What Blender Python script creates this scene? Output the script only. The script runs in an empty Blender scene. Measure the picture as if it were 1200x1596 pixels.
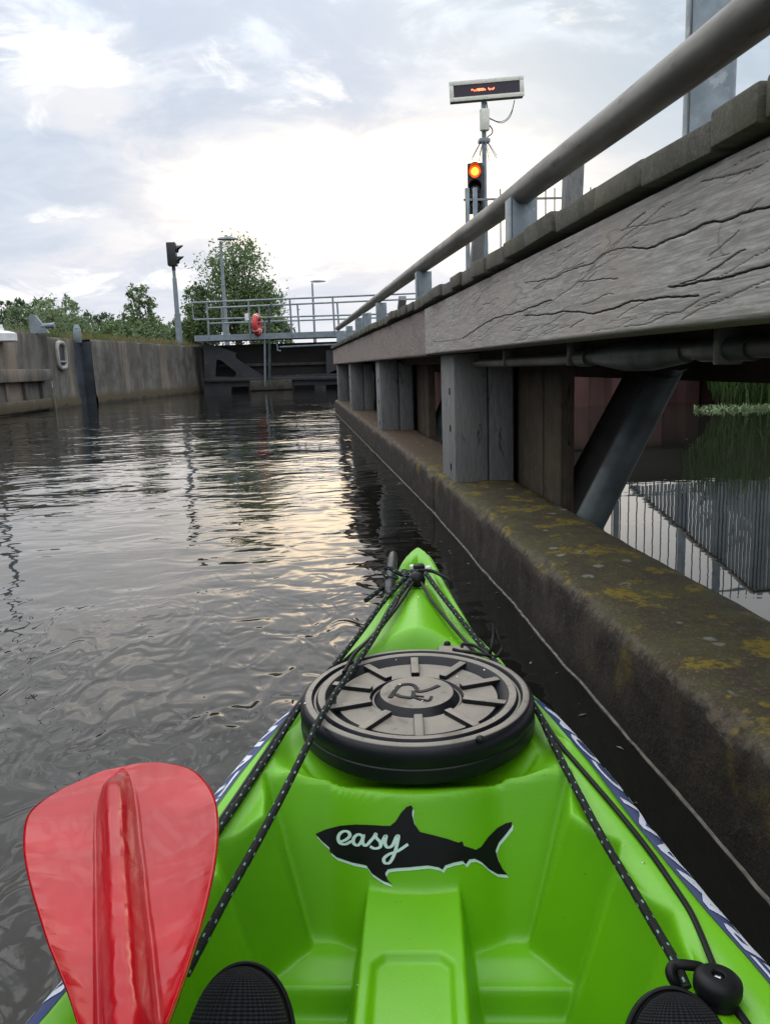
import bpy, bmesh, math, random
import numpy as np
from mathutils import Vector, Matrix
from mathutils import noise as MN
R = math.radians
rnd = random.Random(7)
scene = bpy.context.scene
col = scene.collection

# ------------------------------------------------------------------ camera
F = 1250.0; CH = 0.75
YAW, PITCH, ROLL = R(4.995), R(10.382), R(2.0)
f_ = np.array([math.sin(YAW)*math.cos(PITCH), math.cos(YAW)*math.cos(PITCH), -math.sin(PITCH)])
r0 = np.array([math.cos(YAW), -math.sin(YAW), 0.0]); u0 = np.cross(r0, f_)
r_ = math.cos(ROLL)*r0 - math.sin(ROLL)*u0
u_ = math.sin(ROLL)*r0 + math.cos(ROLL)*u0
cam = bpy.data.objects.new('camera', bpy.data.cameras.new('camera')); col.objects.link(cam)
M4 = Matrix.Identity(4)
for i in range(3):
    M4[i][0] = r_[i]; M4[i][1] = u_[i]; M4[i][2] = -f_[i]
M4[2][3] = CH
cam.matrix_world = M4
cam.data.sensor_fit = 'VERTICAL'; cam.data.sensor_height = 24.0; cam.data.lens = 24.0*F/1596.0
cam.data.clip_start = 0.02; cam.data.clip_end = 3000
scene.camera = cam

# ------------------------------------------------------------------ light
SUN_AZ, SUN_EL = math.atan2(0.098, 0.980), R(11.0)
SD = (math.sin(SUN_AZ)*math.cos(SUN_EL), math.cos(SUN_AZ)*math.cos(SUN_EL), math.sin(SUN_EL))
sun = bpy.data.objects.new('sun', bpy.data.lights.new('sun', 'SUN')); col.objects.link(sun)
sun.data.energy = 0.7; sun.data.angle = R(100); sun.data.color = (1.0, 0.86, 0.68)
sun.rotation_euler = Vector(SD).to_track_quat('Z', 'Y').to_euler()
scene.view_settings.view_transform = 'Standard'; scene.view_settings.look = 'None'
scene.view_settings.exposure = 0.36; scene.view_settings.gamma = 1.0

class NT:
    """tiny helper for node trees"""
    def __init__(s, tree): s.t = tree; s.n = tree.nodes; s.l = tree.links
    def node(s, typ, **kw):
        n = s.n.new(typ)
        for k, v in kw.items():
            if k in n.inputs.keys() if isinstance(k, str) else False: s.put(n.inputs[k], v)
            else: setattr(n, k, v)
        return n
    def put(s, inp, v):
        if isinstance(v, bpy.types.NodeSocket): s.l.new(v, inp)
        else: inp.default_value = v
    def math(s, op, a, b=None, c=None, clamp=False):
        n = s.n.new('ShaderNodeMath'); n.operation = op; n.use_clamp = clamp
        s.put(n.inputs[0], a)
        if b is not None: s.put(n.inputs[1], b)
        if c is not None: s.put(n.inputs[2], c)
        return n.outputs[0]
    def vmath(s, op, a, b=None):
        n = s.n.new('ShaderNodeVectorMath'); n.operation = op
        s.put(n.inputs[0], a)
        if b is not None: s.put(n.inputs[1], b)
        return n.outputs['Value'] if op in ('DOT_PRODUCT', 'LENGTH') else n.outputs['Vector']
    def ss(s, x, a, b, lo=0.0, hi=1.0):
        n = s.n.new('ShaderNodeMapRange'); n.interpolation_type = 'SMOOTHSTEP'
        s.put(n.inputs['Value'], x)
        n.inputs['From Min'].default_value = a; n.inputs['From Max'].default_value = b
        n.inputs['To Min'].default_value = lo; n.inputs['To Max'].default_value = hi
        return n.outputs['Result']
    def noise(s, vec, scale, detail=5, rough=0.55, dist=0.0):
        n = s.n.new('ShaderNodeTexNoise'); s.put(n.inputs['Vector'], vec)
        n.inputs['Scale'].default_value = scale; n.inputs['Detail'].default_value = detail
        n.inputs['Roughness'].default_value = rough; n.inputs['Distortion'].default_value = dist
        return n.outputs['Fac']
    def mix(s, f, a, b):
        n = s.n.new('ShaderNodeMix'); n.data_type = 'RGBA'; s.put(n.inputs[0], f)
        s.put(n.inputs[6], a if isinstance(a, bpy.types.NodeSocket) else (*a, 1)); s.put(n.inputs[7], b if isinstance(b, bpy.types.NodeSocket) else (*b, 1))
        return n.outputs[2]
    def scale(s, vec, sc):
        n = s.n.new('ShaderNodeMapping'); s.put(n.inputs['Vector'], vec); n.inputs['Scale'].default_value = sc
        return n.outputs[0]

world = bpy.data.worlds.new('World'); scene.world = world; world.use_nodes = True
T = NT(world.node_tree); T.n.clear()
tc = T.node('ShaderNodeTexCoord').outputs['Generated']
sky = T.n.new('ShaderNodeTexSky'); sky.sky_type = 'NISHITA'; sky.sun_disc = False
sky.sun_elevation = SUN_EL; sky.sun_rotation = SUN_AZ; sky.dust_density = 1.5; sky.air_density = 1.0
bg1 = T.n.new('ShaderNodeBackground'); bg1.inputs['Strength'].default_value = 0.05
T.l.new(sky.outputs[0], bg1.inputs['Color'])
sep = T.n.new('ShaderNodeSeparateXYZ'); T.put(sep.inputs[0], tc)
zz = T.math('ADD', T.math('MAXIMUM', sep.outputs[2], 0.0), 0.30)
cmb = T.n.new('ShaderNodeCombineXYZ')
T.put(cmb.inputs[0], T.math('DIVIDE', sep.outputs[0], zz)); T.put(cmb.inputs[1], T.math('DIVIDE', sep.outputs[1], zz)); cmb.inputs[2].default_value = 21.4
cv = cmb.outputs[0]
n1 = T.noise(T.scale(cv, (1.0, 1.15, 1)), 1.7, 8, 0.58, 0.3)
n2 = T.noise(T.scale(cv, (1.0, 1.3, 1)), 4.2, 7, 0.58, 0.4)
nd = T.vmath('NORMALIZE', tc)
sd = T.vmath('DOT_PRODUCT', nd, SD)
yy_ = T.math('MAXIMUM', sep.outputs[1], 0.05)      # a low band of sunlit haze round the hidden sun
gx = T.math('DIVIDE', T.math('SUBTRACT', T.math('DIVIDE', sep.outputs[0], yy_), SD[0]/SD[1]), 0.19)
gz = T.math('DIVIDE', T.math('SUBTRACT', T.math('DIVIDE', sep.outputs[2], yy_), SD[2]/SD[1]), 0.050)
glow = T.math('EXPONENT', T.math('MULTIPLY', T.math('ADD', T.math('MULTIPLY', gx, gx), T.math('MULTIPLY', gz, gz)), -1.0))
glow = T.math('ADD', glow, T.math('MULTIPLY', T.math('POWER', T.math('MAXIMUM', sd, 0.0), 40.0), 0.05))
glow2 = T.math('POWER', T.math('MAXIMUM', sd, 0.0), 7.0)
bright = T.ss(T.math('ADD', T.math('MULTIPLY', n1, 0.65), T.math('MULTIPLY', n2, 0.35)), 0.49, 0.67)
thin = T.mix(T.ss(n2, 0.38, 0.62), (0.475, 0.535, 0.635), (0.54, 0.60, 0.69))
lit = T.mix(glow2, (0.64, 0.665, 0.72), (0.70, 0.69, 0.705))
east = T.ss(T.vmath('DOT_PRODUCT', nd, (0.42, 0.78, 0.46)), 0.90, 1.0)
thin = T.mix(T.math('MULTIPLY', east, 0.8), thin, (0.42, 0.56, 0.70))
ccol = T.mix(bright, thin, lit)
ccol = T.mix(T.math('MULTIPLY', T.ss(T.noise(T.scale(cv, (1, 1.2, 1)), 2.9, 8, .6, .5), .56, .70), T.ss(n1, .42, .56, .25, 1.0)), ccol, (1.0, .985, .96))
low = T.ss(sep.outputs[2], 0.0, 0.22, 1.0, 0.0)
ccol = T.mix(T.math('MULTIPLY', low, 0.45), ccol, (0.72, 0.71, 0.75))
gl = T.n.new('ShaderNodeVectorMath'); gl.operation = 'SCALE'; gl.inputs[0].default_value = (2.5, 1.75, .85)
T.put(gl.inputs[3], T.math('MULTIPLY', glow, T.ss(n2, 0.25, 0.7, 0.45, 1.1)))
tot0 = T.vmath('ADD', ccol, gl.outputs[0])
zen = T.n.new('ShaderNodeVectorMath'); zen.operation = 'SCALE'; T.put(zen.inputs[0], tot0)   # an overcast sky is brightest overhead
T.put(zen.inputs[3], T.math('ADD', 1.0, T.math('MULTIPLY', T.ss(sep.outputs[2], 0.25, 0.95), T.math('ADD', 0.9, T.math('MULTIPLY', T.ss(n2, .46, .58), 3.2))))); tot = T.vmath('MULTIPLY', zen.outputs[0], T.mix(T.ss(sep.outputs[2], .3, .7), (1, 1, 1), (1.05, 1.0, .92)))
bg2 = T.n.new('ShaderNodeBackground'); T.put(bg2.inputs['Color'], tot); bg2.inputs['Strength'].default_value = 1.0
mixs = T.n.new('ShaderNodeMixShader')
T.put(mixs.inputs[0], T.math('SUBTRACT', 1.0, T.math('MULTIPLY', T.math('MULTIPLY', east, 0.35), T.math('SUBTRACT', 1.0, bright))))
T.l.new(bg1.outputs[0], mixs.inputs[1]); T.l.new(bg2.outputs[0], mixs.inputs[2])
T.l.new(mixs.outputs[0], T.n.new('ShaderNodeOutputWorld').inputs[0])

# ------------------------------------------------------------------ geometry helpers
def ray(px, py): return f_ + r_*((px-600)/F) - u_*((py-798)/F)
C0 = np.array([0, 0, CH])
def atz(px, py, z): d = ray(px, py); return Vector(C0 + d*((z-CH)/d[2]))
def atx(px, py, x): d = ray(px, py); return Vector(C0 + d*(x/d[0]))
def aty(px, py, y): d = ray(px, py); return Vector(C0 + d*(y/d[1]))

class MB:
    def __init__(s): s.v = []; s.f = []; s.m = []; s.uv = None
    def add(s, vs, fs, m=0):
        k = len(s.v); s.v += [tuple(p) for p in vs]; s.f += [tuple(i+k for i in f) for f in fs]; s.m += [m]*len(fs)
    def box(s, c, d, rot=None, m=0, bev=0.0):
        """box centred at c with size d; chamfered edges when bev > 0"""
        hx, hy, hz = d[0]/2, d[1]/2, d[2]/2
        bm = bmesh.new(); bmesh.ops.create_cube(bm, size=1.0)
        for v in bm.verts: v.co = Vector((v.co.x*d[0], v.co.y*d[1], v.co.z*d[2]))
        if bev: bmesh.ops.bevel(bm, geom=bm.edges[:], offset=min(bev, hx*.9, hy*.9, hz*.9), segments=2, affect='EDGES', profile=0.5)
        Mx = rot if rot is not None else Matrix.Identity(3)
        bm.verts.index_update()
        s.add([Mx @ v.co + Vector(c) for v in bm.verts], [[v.index for v in f.verts] for f in bm.faces], m); bm.free()
    def bar(s, a, b, w, h, m=0, up=(0, 0, 1), bev=0.0):
        a = Vector(a); b = Vector(b); d = b-a; L = d.length; y = d.normalized(); x = y.cross(Vector(up))
        if x.length < 1e-4: x = y.cross(Vector((1, 0, 0)))
        x.normalize(); z = x.cross(y)
        s.box((a+b)/2, (w, L, h), Matrix((x, y, z)).transposed(), m, bev)
    def tube(s, pts, r, seg=12, m=0, cap=True, uv=False):
        pts = [Vector(p) for p in pts]; n = len(pts)
        rs = r if isinstance(r, (list, tuple)) else [r]*n
        t0 = (pts[1]-pts[0]).normalized(); x = t0.cross(Vector((0, 0, 1)))
        if x.length < 1e-3: x = t0.cross(Vector((0, 1, 0)))
        x.normalize(); k = len(s.v); ln = 0.0; lens = []
        for i, p in enumerate(pts):
            t = (pts[min(i+1, n-1)]-pts[max(i-1, 0)]).normalized()
            x = (x - t*x.dot(t)).normalized(); y = t.cross(x)
            if i: ln += (p-pts[i-1]).length
            lens.append(ln)
            for j in range(seg):
                a = 2*math.pi*j/seg; s.v.append(tuple(p + (x*math.cos(a)+y*math.sin(a))*rs[i]))
        if uv and s.uv is None: s.uv = {}
        for i in range(n-1):
            for j in range(seg):
                j2 = (j+1) % seg
                if uv: s.uv[len(s.f)] = [(lens[i], j/seg), (lens[i], (j+1)/seg), (lens[i+1], (j+1)/seg), (lens[i+1], j/seg)]
                s.f.append((k+i*seg+j, k+i*seg+j2, k+(i+1)*seg+j2, k+(i+1)*seg+j)); s.m.append(m)
        if cap:
            s.f.append(tuple(k+j for j in reversed(range(seg)))); s.m.append(m)
            s.f.append(tuple(k+(n-1)*seg+j for j in range(seg))); s.m.append(m)
    def lathe(s, prof, seg=48, M=None, m=0, closed=False):
        k = len(s.v); M = M or Matrix.Identity(4); n = len(prof)
        for (r, z) in prof:
            for j in range(seg):
                a = 2*math.pi*j/seg; s.v.append(tuple(M @ Vector((r*math.cos(a), r*math.sin(a), z))))
        for i in range(n-1 + (1 if closed else 0)):
            i2 = (i+1) % n
            for j in range(seg):
                j2 = (j+1) % seg; s.f.append((k+i*seg+j, k+i*seg+j2, k+i2*seg+j2, k+i2*seg+j)); s.m.append(m)
    def grid(s, P, m=0, closed_v=False):
        k = len(s.v); nr, nc = len(P), len(P[0])
        for row in P: s.v += [tuple(p) for p in row]
        for i in range(nr-1):
            for j in range(nc-1):
                s.f.append((k+i*nc+j, k+i*nc+j+1, k+(i+1)*nc+j+1, k+(i+1)*nc+j)); s.m.append(m)
    def build(s, name, mats, parent=None, smooth=True, ang=35, flip=False):
        me = bpy.data.meshes.new(name); me.from_pydata(s.v, [], s.f)
        if not isinstance(mats, (list, tuple)): mats = [mats]
        for mt in mats: me.materials.append(mt)
        if len(mats) > 1: me.polygons.foreach_set('material_index', s.m)
        if s.uv:
            ul = me.uv_layers.new(name='UVMap')
            for fi, q in s.uv.items():
                for li, c in zip(me.polygons[fi].loop_indices, q): ul.data[li].uv = c
        if smooth:
            me.polygons.foreach_set('use_smooth', [True]*len(me.polygons)); me.set_sharp_from_angle(angle=R(ang))
        me.validate(); me.update()
        o = bpy.data.objects.new(name, me); col.objects.link(o)
        if parent is not None: o.parent = parent
        return o
def tag(o, label=None, cat=None, group=None, kind=None):
    for k, v in (('label', label), ('category', cat), ('group', group), ('kind', kind)):
        if v: o[k] = v
    return o
def empty(name, loc=(0, 0, 0), rz=0.0):
    o = bpy.data.objects.new(name, None); col.objects.link(o); o.location = loc; o.rotation_euler = (0, 0, rz); o.empty_display_size = .1
    return o
def catmull(pts, n=8):
    P = [Vector(p) for p in pts]; P = [P[0]*2-P[1]] + P + [P[-1]*2-P[-2]]; out = []
    for i in range(1, len(P)-2):
        a, b, c, d = P[i-1:i+3]
        for k in range(n):
            t = k/n; out.append(0.5*((2*b)+(c-a)*t+(2*a-5*b+4*c-d)*t*t+(-a+3*b-3*c+d)*t**3))
    out.append(P[-2]); return out

# ------------------------------------------------------------------ materials
def new_mat(name):
    m = bpy.data.materials.new(name); m.use_nodes = True; t = NT(m.node_tree)
    return m, t, t.n['Principled BSDF']
def bump(t, b, h, strength=0.3, dist=0.01, prev=None):
    n = t.n.new('ShaderNodeBump'); n.inputs['Strength'].default_value = strength; n.inputs['Distance'].default_value = dist
    t.put(n.inputs['Height'], h)
    if prev is not None: t.l.new(prev, n.inputs['Normal'])
    t.l.new(n.outputs[0], b.inputs['Normal']); return n.outputs[0]
def mk(name, c1, c2=None, scale=8.0, rough=0.6, metal=0.0, bstr=0.2, bdist=0.004, stretch=(1, 1, 1), spots=None, fine=60.0, coat=0.0, spec=0.5):
    m, t, b = new_mat(name); c2 = c2 or tuple(x*.7 for x in c1)
    v = t.scale(t.node('ShaderNodeTexCoord').outputs['Object'], stretch)
    n = t.noise(v, scale, 6, .6); c = t.mix(t.ss(n, .35, .65), c1, c2)
    if spots:
        for (cs, sc, a, w) in spots: c = t.mix(t.ss(t.noise(v, sc, 4, .6), a, a+w), c, cs)
    t.put(b.inputs['Base Color'], c); b.inputs['Metallic'].default_value = metal
    t.put(b.inputs['Roughness'], t.ss(n, .3, .7, max(rough-.08, .02), min(rough+.08, 1)))
    b.inputs['Coat Weight'].default_value = coat; b.inputs['Specular IOR Level'].default_value = spec
    if bstr: bump(t, b, t.math('ADD', n, t.math('MULTIPLY', t.noise(v, fine, 3, .6), .35)), bstr, bdist)
    return m
def wood(name, axis, light, dark, warm, crack=1.0, mossy=0.0, bd=.004):
    """weathered grey timber: grain along one axis (0,1,2), with drying checks"""
    m, t, b = new_mat(name); oc = t.node('ShaderNodeTexCoord').outputs['Object']
    st = [1, 1, 1]; st[axis] = .08; v = t.scale(oc, tuple(st))
    st2 = [1, 1, 1]; st2[axis] = .22; v2 = t.scale(oc, tuple(st2))
    g = t.noise(v, 150, 6, .8, .3); gf = t.noise(t.scale(oc, tuple(.012 if i == axis else 1 for i in range(3))), 320, 3, .6); big = t.noise(oc, 3.0, 4, .6); g2 = t.noise(v2, 22, 4, .6, .8)
    c = t.mix(t.ss(g, .3, .7), dark, light)
    c = t.mix(t.ss(gf, .47, .66, 0, .75), c, dark); c = t.mix(t.ss(t.noise(v2, 7, 5, .65, 1.2), .50, .66, 0, .45), c, dark); c = t.mix(t.ss(big, .42, .7, 0, .6), c, warm)
    c = t.mix(t.ss(g2, .54, .72, 0, .45), c, dark)
    line = t.math('ABSOLUTE', t.math('SUBTRACT', t.noise(v2, 9, 3, .5, .5), .5))
    pres = t.ss(t.noise(oc, 6, 3, .5), .5, .6)
    ck = t.math('MULTIPLY', t.ss(line, .0, .011, 1, 0), t.math('MULTIPLY', pres, crack))
    c = t.mix(ck, c, (.012, .01, .009))
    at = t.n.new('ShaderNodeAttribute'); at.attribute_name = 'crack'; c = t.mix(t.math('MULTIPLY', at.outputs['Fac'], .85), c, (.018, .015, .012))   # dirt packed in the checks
    if mossy:
        c = t.mix(t.math('MULTIPLY', t.ss(t.noise(oc, 14, 5, .6), .45, .62), mossy), c, (.035, .045, .015))
    t.put(b.inputs['Base Color'], c); b.inputs['Roughness'].default_value = .85
    b.inputs['Specular IOR Level'].default_value = .25
    h = t.math('ADD', t.math('MULTIPLY', g, .5), t.math('SUBTRACT', t.math('MULTIPLY', g2, .22), t.math('MULTIPLY', ck, 1.5)))
    bump(t, b, h, .6, bd); return m
M = {}
M['fascia'] = wood('weathered_oak', 1, (.49, .465, .43), (.22, .205, .185), (.37, .315, .265), .25, 0, .0018)
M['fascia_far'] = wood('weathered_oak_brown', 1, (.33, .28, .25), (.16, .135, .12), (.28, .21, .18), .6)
M['post'] = wood('weathered_post', 2, (.28, .28, .275), (.13, .13, .128), (.21, .195, .175), .8)
M['pile'] = wood('brown_pile', 2, (.12, .092, .068), (.05, .038, .029), (.10, .07, .045), 1.0, .5)
M['plank'] = wood('dark_plank', 0, (.17, .155, .135), (.065, .06, .052), (.13, .12, .08), .0, .35)
M['galv'] = mk('galvanised_steel', (.27, .31, .33), (.19, .225, .245), 9, .5, .55, .05, .002, spots=[((.34, .37, .38), 16, .58, .1)])
M['rail'] = mk('dull_rail_steel', (.15, .145, .128), (.10, .096, .083), 14, .5, .5, .18, .002, (1, .22, 1), fine=90, spots=[((.07, .06, .04), 30, .62, .08)])
M['dark_galv'] = mk('dark_steel', (.075, .092, .090), (.04, .048, .046), 6, .5, .3, .15, .002)
M['grey_paint'] = mk('grey_painted_steel', (.22, .26, .28), (.17, .20, .215), 5, .5, .3, .03, .002)
M['black_paint'] = mk('gate_black', (.022, .0225, .025), (.014, .014, .0155), 2, .6, 0, .2, .006, spots=[((.055, .045, .035), 5, .6, .12)])
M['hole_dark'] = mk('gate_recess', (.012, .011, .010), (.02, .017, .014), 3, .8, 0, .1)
M['housing'] = mk('signal_housing', (.018, .018, .020), (.012, .012, .013), 6, .45, 0, .05)
M['cream'] = mk('cream_enamel', (.70, .70, .60), (.62, .62, .53), 12, .5, 0, .05, spots=[((.30, .29, .24), 18, .66, .1)])
M['cable'] = mk('cable_rubber', (.03, .03, .03), (.02, .02, .02), 20, .6, 0, .05)
M['red_buoy'] = mk('buoy_red', (.50, .035, .035), (.42, .028, .028), 4, .45, 0, .05)
M['white'] = mk('white_paint', (.75, .76, .74), (.6, .62, .6), 6, .5, 0, .05)
M['black_rubber'] = mk('black_rubber', (.007, .007, .008), (.004, .004, .005), 30, .5, 0, .1, spec=.22)
M['grey_plastic'] = mk('grey_plastic', (.035, .036, .042), (.026, .027, .031), 30, .45, 0, .1, spec=.3)
M['bark'] = mk('bark', (.09, .075, .055), (.05, .04, .03), 8, .9, 0, .6, .02, (1, 1, .3))
M['navy'] = mk('navy_sticker', (.035, .06, .17), (.03, .05, .15), 6, .35, 0, .0)
M['letter'] = mk('sticker_white', (.66, .69, .78), (.60, .63, .72), 20, .4, 0, .0)
M['decal_black'] = mk('decal_black', (.005, .005, .006), (.004, .004, .005), 20, .42, 0, .0, spec=.25)
M['decal_pale'] = mk('decal_pale', (.50, .66, .60), (.45, .60, .55), 20, .4, 0, .0)
def emis(name, colr, st):
    m, t, b = new_mat(name); b.inputs['Base Color'].default_value = (*colr, 1); b.inputs['Emission Color'].default_value = (*colr, 1)
    b.inputs['Emission Strength'].default_value = st; return m
M['lamp_red'] = emis('lit_red_lens', (1, .07, .01), 1.6)
M['lamp_core'] = emis('lit_lens_core', (1, .34, .03), 2.6)
M['led'] = emis('led_red', (1, .12, .05), 6.0)
def flat(name, c, rough=.5, **kw):
    m, t, b = new_mat(name); b.inputs['Base Color'].default_value = (*c, 1); b.inputs['Roughness'].default_value = rough
    for k, v in kw.items(): b.inputs[k.replace('_', ' ')].default_value = v
    return m
M['screen'] = mk('smoked_screen', (.035, .022, .035), (.025, .015, .025), 4, .3, 0, .0)
M['lens_dark'] = flat('dark_lens', (.02, .008, .006), .2)
M['chrome'] = flat('bolt_steel', (.7, .7, .72), .2, Metallic=1.0)

def leaf_mat(name, a, b_, c_):
    m, t, b = new_mat(name); oc = t.node('ShaderNodeTexCoord').outputs['Object']
    g = t.node('ShaderNodeNewGeometry')
    c = t.mix(g.outputs['Random Per Island'], a, b_)
    c = t.mix(t.ss(t.noise(oc, .9, 3, .6), .42, .66), c, c_)
    t.put(b.inputs['Base Color'], c); b.inputs['Roughness'].default_value = .6; b.inputs['Specular IOR Level'].default_value = .3
    tr = t.n.new('ShaderNodeBsdfTranslucent'); t.put(tr.inputs['Color'], c); mx = t.n.new('ShaderNodeMixShader'); mx.inputs[0].default_value = .35
    t.l.new(b.outputs[0], mx.inputs[1]); t.l.new(tr.outputs[0], mx.inputs[2])
    t.l.new(mx.outputs[0], t.n['Material Output'].inputs[0]); return m
M['leaf_mid'] = leaf_mat('leaf_mid', (.11, .17, .062), (.135, .20, .075), (.145, .20, .10))
M['leaf_dark'] = leaf_mat('leaf_dark', (.055, .095, .036), (.068, .112, .042), (.08, .12, .06))
M['leaf_pale'] = leaf_mat('leaf_pale', (.155, .215, .105), (.185, .25, .125), (.13, .19, .10))
M['reed'] = leaf_mat('reed_green', (.030, .070, .014), (.055, .11, .024), (.045, .065, .02))
M['drygrass'] = leaf_mat('dry_grass', (.16, .13, .06), (.24, .19, .09), (.10, .13, .04))
M['yellow_flower'] = flat('yellow_flower', (.7, .5, .02), .6)

def concrete(name, c1, c2, algae_top, streak=.6, warm=(.22, .17, .12)):
    m, t, b = new_mat(name); oc = t.node('ShaderNodeTexCoord').outputs['Object']
    n = t.noise(oc, 2.2, 7, .62); s = t.noise(t.scale(oc, (1, 1, .16)), 2.3, 7, .68, .4); s2 = t.noise(t.scale(oc, (1, 1, .06)), 7, 5, .65, .3)
    c = t.mix(t.ss(n, .35, .65), c1, c2)
    c = t.mix(t.math('MULTIPLY', t.ss(s, .46, .62), streak), c, tuple(x*.30 for x in c1))
    c = t.mix(t.math('MULTIPLY', t.ss(s2, .56, .68), .55*streak), c, tuple(min(1, x*1.7) for x in c1))
    c = t.mix(t.math('MULTIPLY', t.ss(t.noise(t.scale(oc, (1, 1, .15)), 1.4, 3, .5), .5, .68), .6), c, warm)
    sp = t.n.new('ShaderNodeSeparateXYZ'); t.put(sp.inputs[0], oc)
    zz = t.math('ADD', sp.outputs[2], t.math('MULTIPLY', t.math('SUBTRACT', n, .5), .35))
    c = t.mix(t.math('MULTIPLY', t.ss(sp.outputs[2], .9, 1.55), t.ss(t.noise(t.scale(oc, (1, 1, .3)), 1.6, 6, .65), .40, .58, 0, .65)), c, (.035, .032, .027))
    c = t.mix(t.ss(zz, algae_top*.45, algae_top, .92, 0), c, (.060, .045, .018))
    c = t.mix(t.ss(zz, .02, algae_top*.3, .9, 0), c, (.016, .015, .010))
    t.put(b.inputs['Base Color'], c); b.inputs['Roughness'].default_value = .9
    bump(t, b, t.math('ADD', n, t.math('MULTIPLY', t.noise(oc, 45, 5, .7), .4)), .5, .012); return m
M['quay'] = concrete('old_concrete', (.130, .120, .105), (.062, .057, .050), .34, .5)
M['quay_right'] = concrete('old_concrete_right', (.30, .29, .26), (.22, .21, .18), -5, .8)
def ledge_mat():
    m, t, b = new_mat('mossy_ledge'); g = t.node('ShaderNodeNewGeometry'); oc = t.node('ShaderNodeTexCoord').outputs['Object']
    sp = t.n.new('ShaderNodeSeparateXYZ'); t.put(sp.inputs[0], g.outputs['Normal'])
    so = t.n.new('ShaderNodeSeparateXYZ'); t.put(so.inputs[0], oc)
    n = t.noise(oc, 9, 7, .65); n3 = t.noise(oc, 38, 5, .7); far = t.ss(so.outputs[1], 3.2, 5.5)
    side = t.mix(t.ss(n, .35, .7), (.014, .011, .008), (.046, .035, .025))  # front face: its shade is put into the colour, darker than the concrete
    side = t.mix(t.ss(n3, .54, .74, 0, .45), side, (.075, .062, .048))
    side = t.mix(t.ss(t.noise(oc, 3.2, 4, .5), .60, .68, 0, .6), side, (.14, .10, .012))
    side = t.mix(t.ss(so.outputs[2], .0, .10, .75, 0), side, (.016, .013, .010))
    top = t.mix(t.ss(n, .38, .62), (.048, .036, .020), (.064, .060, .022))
    top = t.mix(t.ss(n3, .5, .7, 0, .6), top, (.095, .078, .05))
    n4 = t.noise(oc, 140, 3, .7); top = t.mix(t.ss(n4, .56, .66, 0, .55), top, (.17, .145, .11)); top = t.mix(t.ss(n4, .30, .42, .6, 0), top, (.018, .014, .010)); side = t.mix(t.ss(n4, .58, .68, 0, .45), side, (.085, .07, .055))
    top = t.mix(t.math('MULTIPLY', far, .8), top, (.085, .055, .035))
    yl = t.math('MULTIPLY', t.ss(t.noise(t.scale(oc, (1, .8, 1)), 9, 6, .68), .525, .60), t.ss(n3, .38, .54))
    top = t.mix(t.math('MULTIPLY', yl, t.math('SUBTRACT', .9, t.math('MULTIPLY', far, .8))), top, (.20, .145, .012))
    vo = t.n.new('ShaderNodeTexVoronoi'); vo.inputs['Scale'].default_value = 13; t.put(vo.inputs['Vector'], t.vmath('ADD', oc, t.scale(t.node('ShaderNodeTexNoise', Scale=30.0).outputs['Color'], (.02, .02, .02))))
    sr = t.n.new('ShaderNodeSeparateColor'); t.put(sr.inputs[0], vo.outputs['Color'])
    wl = t.math('MULTIPLY', t.ss(vo.outputs['Distance'], .16, .24, 1, 0), t.math('MULTIPLY', t.math('GREATER_THAN', sr.outputs[0], .62), t.ss(n3, .38, .5)))
    top = t.mix(t.math('MULTIPLY', wl, .6), top, (.27, .29, .24))
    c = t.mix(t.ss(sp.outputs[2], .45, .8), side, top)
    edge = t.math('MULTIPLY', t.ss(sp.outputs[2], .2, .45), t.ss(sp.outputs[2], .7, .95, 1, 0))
    c = t.mix(t.math('MULTIPLY', edge, t.ss(n3, .42, .60, .05, .5)), c, (.13, .105, .078))
    t.put(b.inputs['Base Color'], c); b.inputs['Roughness'].default_value = .8; b.inputs['Specular IOR Level'].default_value = .3
    bump(t, b, t.math('ADD', n, t.math('ADD', t.math('MULTIPLY', n3, .5), t.math('MULTIPLY', n4, .22))), .9, .010); return m
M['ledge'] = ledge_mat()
M['scum'] = mk('dried_scum_line', (.17, .155, .13), (.09, .08, .065), 30, .9, 0, .2)
M['soil'] = mk('grassy_soil', (.07, .075, .03), (.10, .09, .045), 1.5, .95, 0, .5, .03)
M['sheet'] = mk('rusty_sheet_pile', (.075, .030, .024), (.05, .022, .018), 3, .85, 0, .3, .01, (1, 1, .3))

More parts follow.
